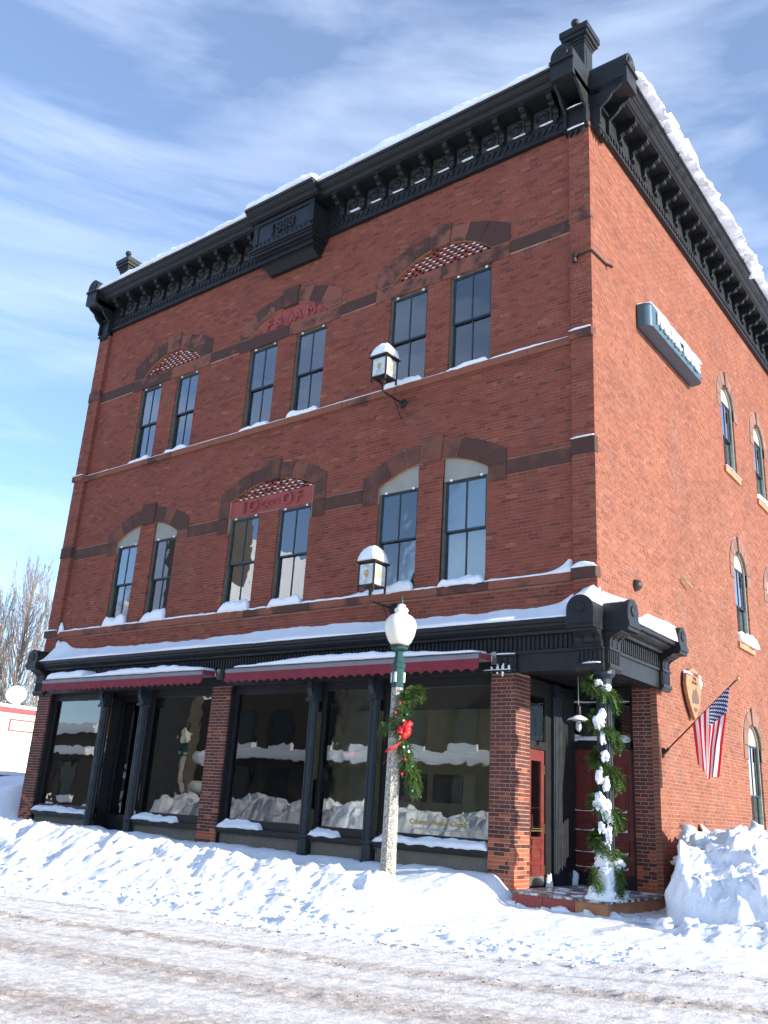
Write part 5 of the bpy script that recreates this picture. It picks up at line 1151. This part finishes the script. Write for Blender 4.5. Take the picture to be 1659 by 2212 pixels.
grid('pavement_snow', np.concatenate([np.arange(-30, -17, .15), np.arange(-17, 3.0, .055)]), np.arange(-1.045, 8, .055), M['road'], hole=lambda x, y: (x > -16.4) & (x < -.1) & (y > .35), kind='structure')
grid('side_street', np.arange(2.955, 9, .06), np.linspace(0, 1, 290), M['road'], band=(-4.02, None, 12.0), kind='structure')
# apron patch at the corner uses worn pavement
def farground():
    q = MB(); S = 3000
    o = [(-S, -S), (S, -S), (S, S), (-S, S)]; z = -.05
    q.add([(-S, -S, z), (S, -S, z), (S, S, z), (-S, S, z)], [(0, 1, 2, 3)]); q.build('ground', M['snow'], None, kind='structure')
farground()
# chunks shed from the plow
q = MB(); r = random.Random(5)
for k in range(1100):
    x = r.uniform(-16, 1.8); y = .24*x-3.5+r.gauss(0, .28) if k % 3 else .24*x+r.uniform(-3.6, -2.6)
    s = .008+.035*r.random()**3; z = float((ground(np.array([x]), np.array([y]))+rough(np.array([x]), np.array([y])))[0]); lump(q, (x, y, z+s*.35), s*r.uniform(.8, 1.5), s*r.uniform(.8, 1.3), s*.7, k, 9, .45)
q.build('snow_crumbs', M['snow_rough'], None, label='loose crumbs of plowed snow scattered along the foot of the bank', category='snow', kind='stuff')
q = MB()
for k in range(2000):
    tr = r.choice((-4.05, -4.05, -5.5, -5.5, -5.5, -7.2, -7.2, -8.9)); x = r.uniform(-14, 7); y = tr+.24*x+r.gauss(0, .17); s = .004+.010*r.random()**3; z = float((ground(np.array([x]), np.array([y]))+rough(np.array([x]), np.array([y])))[0]); lump(q, (x, y, z+s*.3), s*1.3, s, s*.8, k, 5, .5)
q.build('road_slush', plain('dirty_slush', (.26, .22, .20), .8, var=.3, vs=20), None, label='dirty slush lumps along the wheel tracks of the road', category='slush', kind='stuff')
# big heap against the side wall
def heap():
    xs = np.arange(.0, 6.0, .034); ys = np.arange(-1.4, 13, .045); X, Y = np.meshgrid(xs, ys, indexing='ij')
    dl = (X-(1.02-.33*(Y+.3)))/1.05          # distance right of the left silhouette line
    dl = dl+.10*vn(X*2.2, Y*2.2); prof_ = np.interp(Y, [-1.4, -.9, -.3, .4, 1.2, 2.6, 4.2, 6, 13], [0, .14, .75, 1.10, 1.22, 1.33, 1.20, 1.05, 1.2])
    a = sst(0, .28, dl)*sst(-1.2, -.15, Y+.2*vn(X*3, Y*2)+.08*(X-1)*-1)*prof_*(1-.55*sst(1.8, 5.5, X)); toe = .24*sst(-.35, .5, dl)*sst(-1.4, -.7, Y)
    Zz = .12+np.maximum(a, toe*(a < .3)); body = np.clip(a/.4, 0, 1)
    Zz = Zz+body*(.36*np.maximum(fbm(X*1.8+9, Y*1.8, 5, .62), -.3)+.10*np.abs(fbm(X*5, Y*5, 3))+.05*vn(X*13, Y*13)+.04*vn(X*21, Y*21))+(1-body)*.10*np.maximum(fbm(X*4.5, Y*4.5, 4, .65), -.1)
    Xd = X+body*.17*fbm(X*2.2+Zz*1.5, Y*2+Zz*3.5, 4); Yd = Y+body*.16*fbm(Y*2.3+30, X*2+Zz*2.5, 4)
    nx, ny = X.shape; co = np.stack([Xd, Yd, Zz], -1).reshape(-1, 3).tolist(); I = np.arange(nx*ny).reshape(nx, ny); fq = np.stack([I[:-1, :-1], I[1:, :-1], I[1:, 1:], I[:-1, 1:]], -1).reshape(-1, 4)
    q = MB(); r = random.Random(9)
    for k in range(520):
        i = r.randrange(6, nx-2); j = r.randrange(4, ny-2)
        if a[i, j] < .06 and r.random() < .6: continue
        c = co[i*ny+j]; s_ = .02+.13*r.random()**2.6; lump(q, (c[0], c[1], c[2]+s_*.15), s_*r.uniform(.8, 1.5), s_*r.uniform(.8, 1.5), s_*r.uniform(.6, 1.0), k, 14, .4)
    q.build('snow_chunks', M['snow_rough'], None, smooth=True, label='broken snow blocks lodged in the heap against the sunlit side wall', category='snow', kind='stuff')
    low = (a+toe).reshape(-1)[fq].max(1) < .004; fq = fq[~low].tolist()
    me = bpy.data.meshes.new('snow_heap'); me.from_pydata(co, [], fq); me.polygons.foreach_set('use_smooth', [True]*len(me.polygons)); me.materials.append(M['snow_rough']); o = place(me, 'snow_heap'); o['label'] = 'big lumpy plowed snow heap against the sunlit side wall, right of the porch step'; o['category'] = 'snow heap'; o['kind'] = 'stuff'
heap()
q = MB(); r = random.Random(12)
for k in range(70):      # snow kicked against the porch step
    t = r.random()
    if k % 3: x, y = -1.5+1.45*t, -.27-.05*r.random()
    else: x, y = .15+.04*r.random(), -.2+2.4*t
    s_ = .03+.07*r.random()**2; lump(q, (x, y, .12+.02*r.random()+.10*r.random()**3), s_*1.5, s_, s_*.9, k, 10, .5)
for k in range(26): lump(q, (r.uniform(-1.45, .1), r.uniform(-.25, 2.2), .437), r.uniform(.04, .14), r.uniform(.03, .10), .012, k, 12, .6)
q.build('step_snow', M['snow_rough'], None, smooth=True, label='broken snow kicked against the red stone porch step', category='snow', kind='stuff')
# ------------------------------------------------------------------ left background
T = thing('cream_building', 'low cream building with red roof edge and red outlined panel beyond the left corner', 'building', (-56, 22, 0))
M['cream'] = plain('cream_siding', (.84, .80, .70), .8, var=.04); M['redtrim'] = plain('red_trim', (.42, .05, .05), .6)
q = MB(); q.box(-66, -50, 16.2, 40, -.1, 6.1); q.build('wall', M['cream'], T)
q = MB()
for k in range(26): q.box(-50.0, -49.985, 16.2, 40, .1+k*.23, .1+k*.23+.205)
q.build('siding', M['cream'], T, kind='stuff')
q = MB(); q.box(-66.3, -49.75, 15.9, 40.3, 6.08, 6.36); q.build('fascia', M['redtrim'], T)
q = MB(); q.box(-66.2, -49.8, 16, 40.2, 6.36, 6.56); q.build('roof_snow_cover', M['snow'], T)
q = MB(); q.ring([(18.52, 4.88), (22.0, 4.88), (22.0, 5.66), (18.52, 5.66)], [(18.60, 4.96), (21.92, 4.96), (21.92, 5.58), (18.60, 5.58)], 49.9, 49.98); q.v = [(-b, a, c) for (a, b, c) in q.v]; q.build('panel_outline', M['redtrim'], T)
T = thing('satellite_dish', 'big white satellite dish on the cream building roof', 'satellite dish', (-50.6, 18.9, 6.5))
dc = Vector((-50.6, 19.0, 7.30)); dd = Vector((.80, -.50, .35)).normalized(); e1 = dd.orthogonal().normalized(); e2 = dd.cross(e1); q = MB(); vs = []; n = 28; RD = .66
for j, rr in enumerate((0.02, .35, .7, 1.0)):
    for k in range(n): t = 2*math.pi*k/n; vs.append(dc+dd*(.16*rr*rr-.16)+(e1*math.cos(t)+e2*math.sin(t))*rr*RD)
for j, rr in enumerate((1.0, .7, .35, .02)):
    for k in range(n): t = 2*math.pi*k/n; vs.append(dc+dd*(.16*rr*rr-.19)+(e1*math.cos(t)+e2*math.sin(t))*rr*RD)
q.add(vs, [(j*n+k, j*n+(k+1) % n, (j+1)*n+(k+1) % n, (j+1)*n+k) for j in range(7) for k in range(n)]); q.build('reflector', M['white'], T, smooth=True)
q = MB()
for t in (R(210), R(330), R(90)): q.tube([dc+(e1*math.cos(t)+e2*math.sin(t))*.6, dc+dd*.5], .012, 5)
q.tube([dc+dd*.45, dc+dd*.6], .04, 8); q.build('feed_arm', M['steel'], T)
q = MB(); q.tube([(-50.8, 19.1, 6.4), (-50.8, 19.1, 7.2)], .05, 8); q.build('mast', M['steel'], T)
# poplars
def bark(): return plain('pale_twig_bark', (.30, .225, .165), .85, var=.35, vs=5)
M['bark'] = bark()
def poplar(x, y, h, label, seed, wide=1.0, nb=170):
    T = thing('poplar_tree', label, 'tree', (x, y, 0), 'bare poplars beyond the cream building'); r = random.Random(seed)
    q = MB(); q.tube([(x+.12*math.sin(k*.8), y+.1*math.cos(k), h*.97*k/10) for k in range(11)], [.26*(1-k/10)+.012 for k in range(11)], 7); q.build('trunk', M['bark'], T)
    q = MB()
    for i in range(nb):
        z0 = h*(.04+.80*r.random()**1.15); a = r.uniform(0, 2*math.pi); L_ = (h-z0)*r.uniform(.30, .62)+.9; out = wide*r.uniform(.35, 1.0)*(1.8*(1-z0/h)+.5); p = []; bend = r.uniform(.5, 1.0)
        for k in range(7):
            t = k/6; rr = out*(1-(1-t)**2.0)*(1-.12*t*bend); wv = .10*math.sin(t*7+i)
            p.append(Vector((x+rr*math.cos(a+wv), y+rr*math.sin(a+wv), min(z0+L_*(t**1.15), h*1.02))))
        r0 = .022+.035*(1-z0/h); q.tube(p, [r0*(1-.85*k/6)+.004 for k in range(7)], 4, cap=False)
        for j in range(14):
            t = r.uniform(.2, 1); k = min(5, int(t*6)); b0 = p[k].lerp(p[k+1], t*6-k); a2 = a+r.uniform(-1.5, 1.5); l2 = r.uniform(.4, 1.15)*(1-.4*t); o_ = Vector((math.cos(a2)*.32, math.sin(a2)*.32, .95)).normalized(); m1 = b0+o_*l2*.5; m2 = m1+Vector((math.cos(a2)*.08, math.sin(a2)*.08, .5*l2))
            q.tube([b0, m1, m2], [.012, .009, .004], 3, cap=False)
            for _ in range(2):
                a3 = r.uniform(0, 6.28); q.tube([m1, m1+Vector((math.cos(a3)*.14, math.sin(a3)*.14, .30*l2+.1))], [.007, .004], 3, cap=False)
    q.build('crown', M['bark'], T, fixn=False)
poplar(-68.5, 29.0, 22.8, 'tallest bare upright poplar right beside the brick building edge', 1, 2.0, 170)
poplar(-64.5, 29.5, 19.0, 'second bare poplar partly hidden behind the brick building edge', 2, 1.6, 110)
poplar(-70.5, 27.8, 19.5, 'bare poplar just left of the tallest one', 3, 1.2, 100)
poplar(-72.8, 25.5, 14.6, 'low bare poplar at the left picture edge above the satellite dish', 4, 1.3, 90)
# parked cars behind the snow
def car(x, y, rz, colr, label, snowtop=True):
    T = thing('parked_car', label, 'car', (x, y, .35), 'cars parked in the lot on the left'); mt = paintmat('car_paint_'+str(len(bpy.data.materials)), colr, .25); mr = Matrix.Translation((x, y, .35)) @ Matrix.Rotation(rz, 4, 'Z')
    def bld(q, nm, mat, par=T, **k): q.v = [tuple(mr @ Vector(v)) for v in q.v]; return q.build(nm, mat, par, **k)
    q = MB(); q.prof([(-2.2, .35), (-2.25, .7), (-2.1, .92), (-1.2, 1.0), (1.9, 1.02), (2.2, .9), (2.25, .5), (2.2, .3), (-2.0, .3)], -.85, .85, 'y'); bld(q, 'body', mt, bevel=.05)
    q = MB(); lo = [(-1.25, .99), (1.75, 1.01)]; q.add([(-1.25, -.82, .99), (1.85, -.82, 1.01), (1.85, .82, 1.01), (-1.25, .82, .99), (-.45, -.62, 1.48), (1.2, -.62, 1.5), (1.2, .62, 1.5), (-.45, .62, 1.48)], [(0, 1, 5, 4), (1, 2, 6, 5), (2, 3, 7, 6), (3, 0, 4, 7), (4, 5, 6, 7), (0, 3, 2, 1)]); bld(q, 'windows', M['glassdark'])
    q = MB(); q.box(-.50, 1.25, -.64, .64, 1.48, 1.52); bld(q, 'roof_panel', mt)
    for a in (-1.4, 1.4):
        for s in (-1, 1):
            q = MB(); q.lathe([(.20, -.11), (.32, -.1), (.32, .1), (.20, .11)], (0, 0, 0), 16); q.v = [(a+u, s*.78+w2, .32+v) for u, v, w2 in q.v]; bld(q, 'wheel', BK)
    q = MB(); q.prof([(-.48, 1.52), (1.24, 1.52), (1.1, 1.64), (.3, 1.68), (-.3, 1.62)], -.62, .62, 'y'); bld(q, 'snow_cover', M['snow'])
M['glassdark'] = plain('dark_car_glass', (.02, .025, .03), .15)
car(-27.0, 5.2, R(75), (.05, .055, .06), 'dark grey parked car, only its snowy roof shows over the snow at far left')
car(-33.2, 4.2, R(80), (.35, .02, .03), 'red parked car behind the dark one at far left')
# ------------------------------------------------------------------ across the street (seen in the glass)
def oppo(x0, x1, y, h, mat, label, seed):
    T = thing('opposite_building', label, 'building', ((x0+x1)/2, y-4, 0), 'buildings across the street'); q = MB(); q.box(x0, x1, y-10, y, -.1, h); q.build('wall', mat, T); r = random.Random(seed); n = int((x1-x0)/2.6)
    for k in range(n):
        u = x0+.8+k*(x1-x0-1)/n
        for z in ([.9] if h < 5.5 else [.9, 4.2]):
            hh = 2.3 if z < 2 else 1.9; q = MB(); q.box(u, u+1.3, y, y+.06, z, z+hh); W = q.build('window', BK, T); q = MB(); q.box(u+.08, u+1.22, y+.06, y+.07, z+.08, z+hh-.08); q.build('pane', M['glassdark'], W)
            q = MB(); q.box(u-.12, u+1.42, y, y+.2, z-.16, z); q.prof([(y, z), (y+.2, z), (y+.17, z+.14), (y, z+.22)], u-.1, u+1.4, 'x'); q.build('snowy_sill', M['snow'], T)
    q = MB(); q.box(x0-.1, x1+.1, y-.2, y+.5, 3.6, 3.75); q.prof([(y-.1, 3.75), (y+.5, 3.75), (y+.42, 4.0), (y-.1, 4.15)], x0, x1, 'x'); q.build('snowy_ledge', M['snow'], T)
    q = MB(); q.box(x0-.1, x1+.1, y-10, y+.25, h, h+.3); q.prof([(y-10, h+.3), (y+.25, h+.3), (y+.15, h+.6), (y-10, h+.75)], x0, x1, 'x'); q.build('snowy_roof', M['snow'], T)
M['ob1'] = plain('dark_brick', (.075, .062, .05), .9, var=.2); M['ob2'] = plain('brown_stone', (.095, .085, .07), .9, var=.2); M['ob3'] = plain('grey_clapboard', (.30, .29, .26), .9, var=.1)
oppo(-62, -43, -20, 4.9, M['ob1'], 'low dark building across the street, reflected in the leftmost pane', 1); oppo(-31.5, -13.5, -20.5, 8.0, M['ob1'], 'dark brick building across the street, reflected in the middle panes', 2); oppo(-13, 3, -20.3, 6.6, M['ob2'], 'brown stone building across the street, reflected in the right pane', 3)
T = thing('opposite_church', 'church with snowy gable and spire across the street, reflected in the left windows', 'building', (-38, -26, 0))
q = MB(); q.box(-42.5, -32, -34, -20, 0, 12); q.build('wall', M['ob1'], T)
q = MB(); q.box(-37, -33.2, -22.5, -19.2, 0, 19); q.build('tower', M['ob2'], T)
q = MB(); q.prof([(-42.9, 12), (-31.6, 12), (-37.2, 18.5)], -34.2, -19.8, 'y'); q.build('roof', M['snow'], T)
q = MB(); q.add([(-37.2, -22.7, 19), (-33, -22.7, 19), (-33, -19, 19), (-37.2, -19, 19), (-35.1, -20.9, 26)], [(0, 1, 4), (1, 2, 4), (2, 3, 4), (3, 0, 4), (3, 2, 1, 0)]); q.build('spire', M['ob3'], T)
rr_ = random.Random(4)
for k in range(26):
    q = MB(); u = rr_.uniform(-42.3, -32.5); z = .8+.55*k; w__ = rr_.uniform(.4, 1.6); lump(q, (u, -19.95, z), w__, .25, rr_.uniform(.12, .4), k, 10, .5); q.build('clinging_snow', M['snow'], T, smooth=True)
def oppbank():
    xs = np.arange(-32, 6, .08); ys = np.arange(-19.9, -15.4, .07); X, Y = np.meshgrid(xs, ys, indexing='ij'); t = np.clip((Y+15.4)/-1.8, 0, 1); tb = np.clip((Y+19.9)/1.5, 0, 1)
    Zz = -.04+(1.45+.5*vn(X*.3, Y*0))*sst(0, 1, t)*(.55+.45*sst(0, 1, tb))+.45*sst(.1, .7, t)*fbm(X*1.3, Y*1.5, 6, .62); nx, ny = X.shape; I = np.arange(nx*ny).reshape(nx, ny); fq = np.stack([I[:-1, :-1], I[1:, :-1], I[1:, 1:], I[:-1, 1:]], -1).reshape(-1, 4)
    me = bpy.data.meshes.new('b'); me.from_pydata(np.stack([X, Y, Zz], -1).reshape(-1, 3).tolist(), [], fq.tolist()); me.polygons.foreach_set('use_smooth', [True]*len(me.polygons)); me.materials.append(M['snow_rough']); o = place(me, 'opposite_snowbank'); o['kind'] = 'structure'
oppbank()
c = copytree(LT); c.location = (-29.5, -15.8, .1); c['label'] = 'street lamp across the street, seen only mirrored in the leftmost shop pane'
LT['group'] = c['group'] = 'cream globe street lamps'
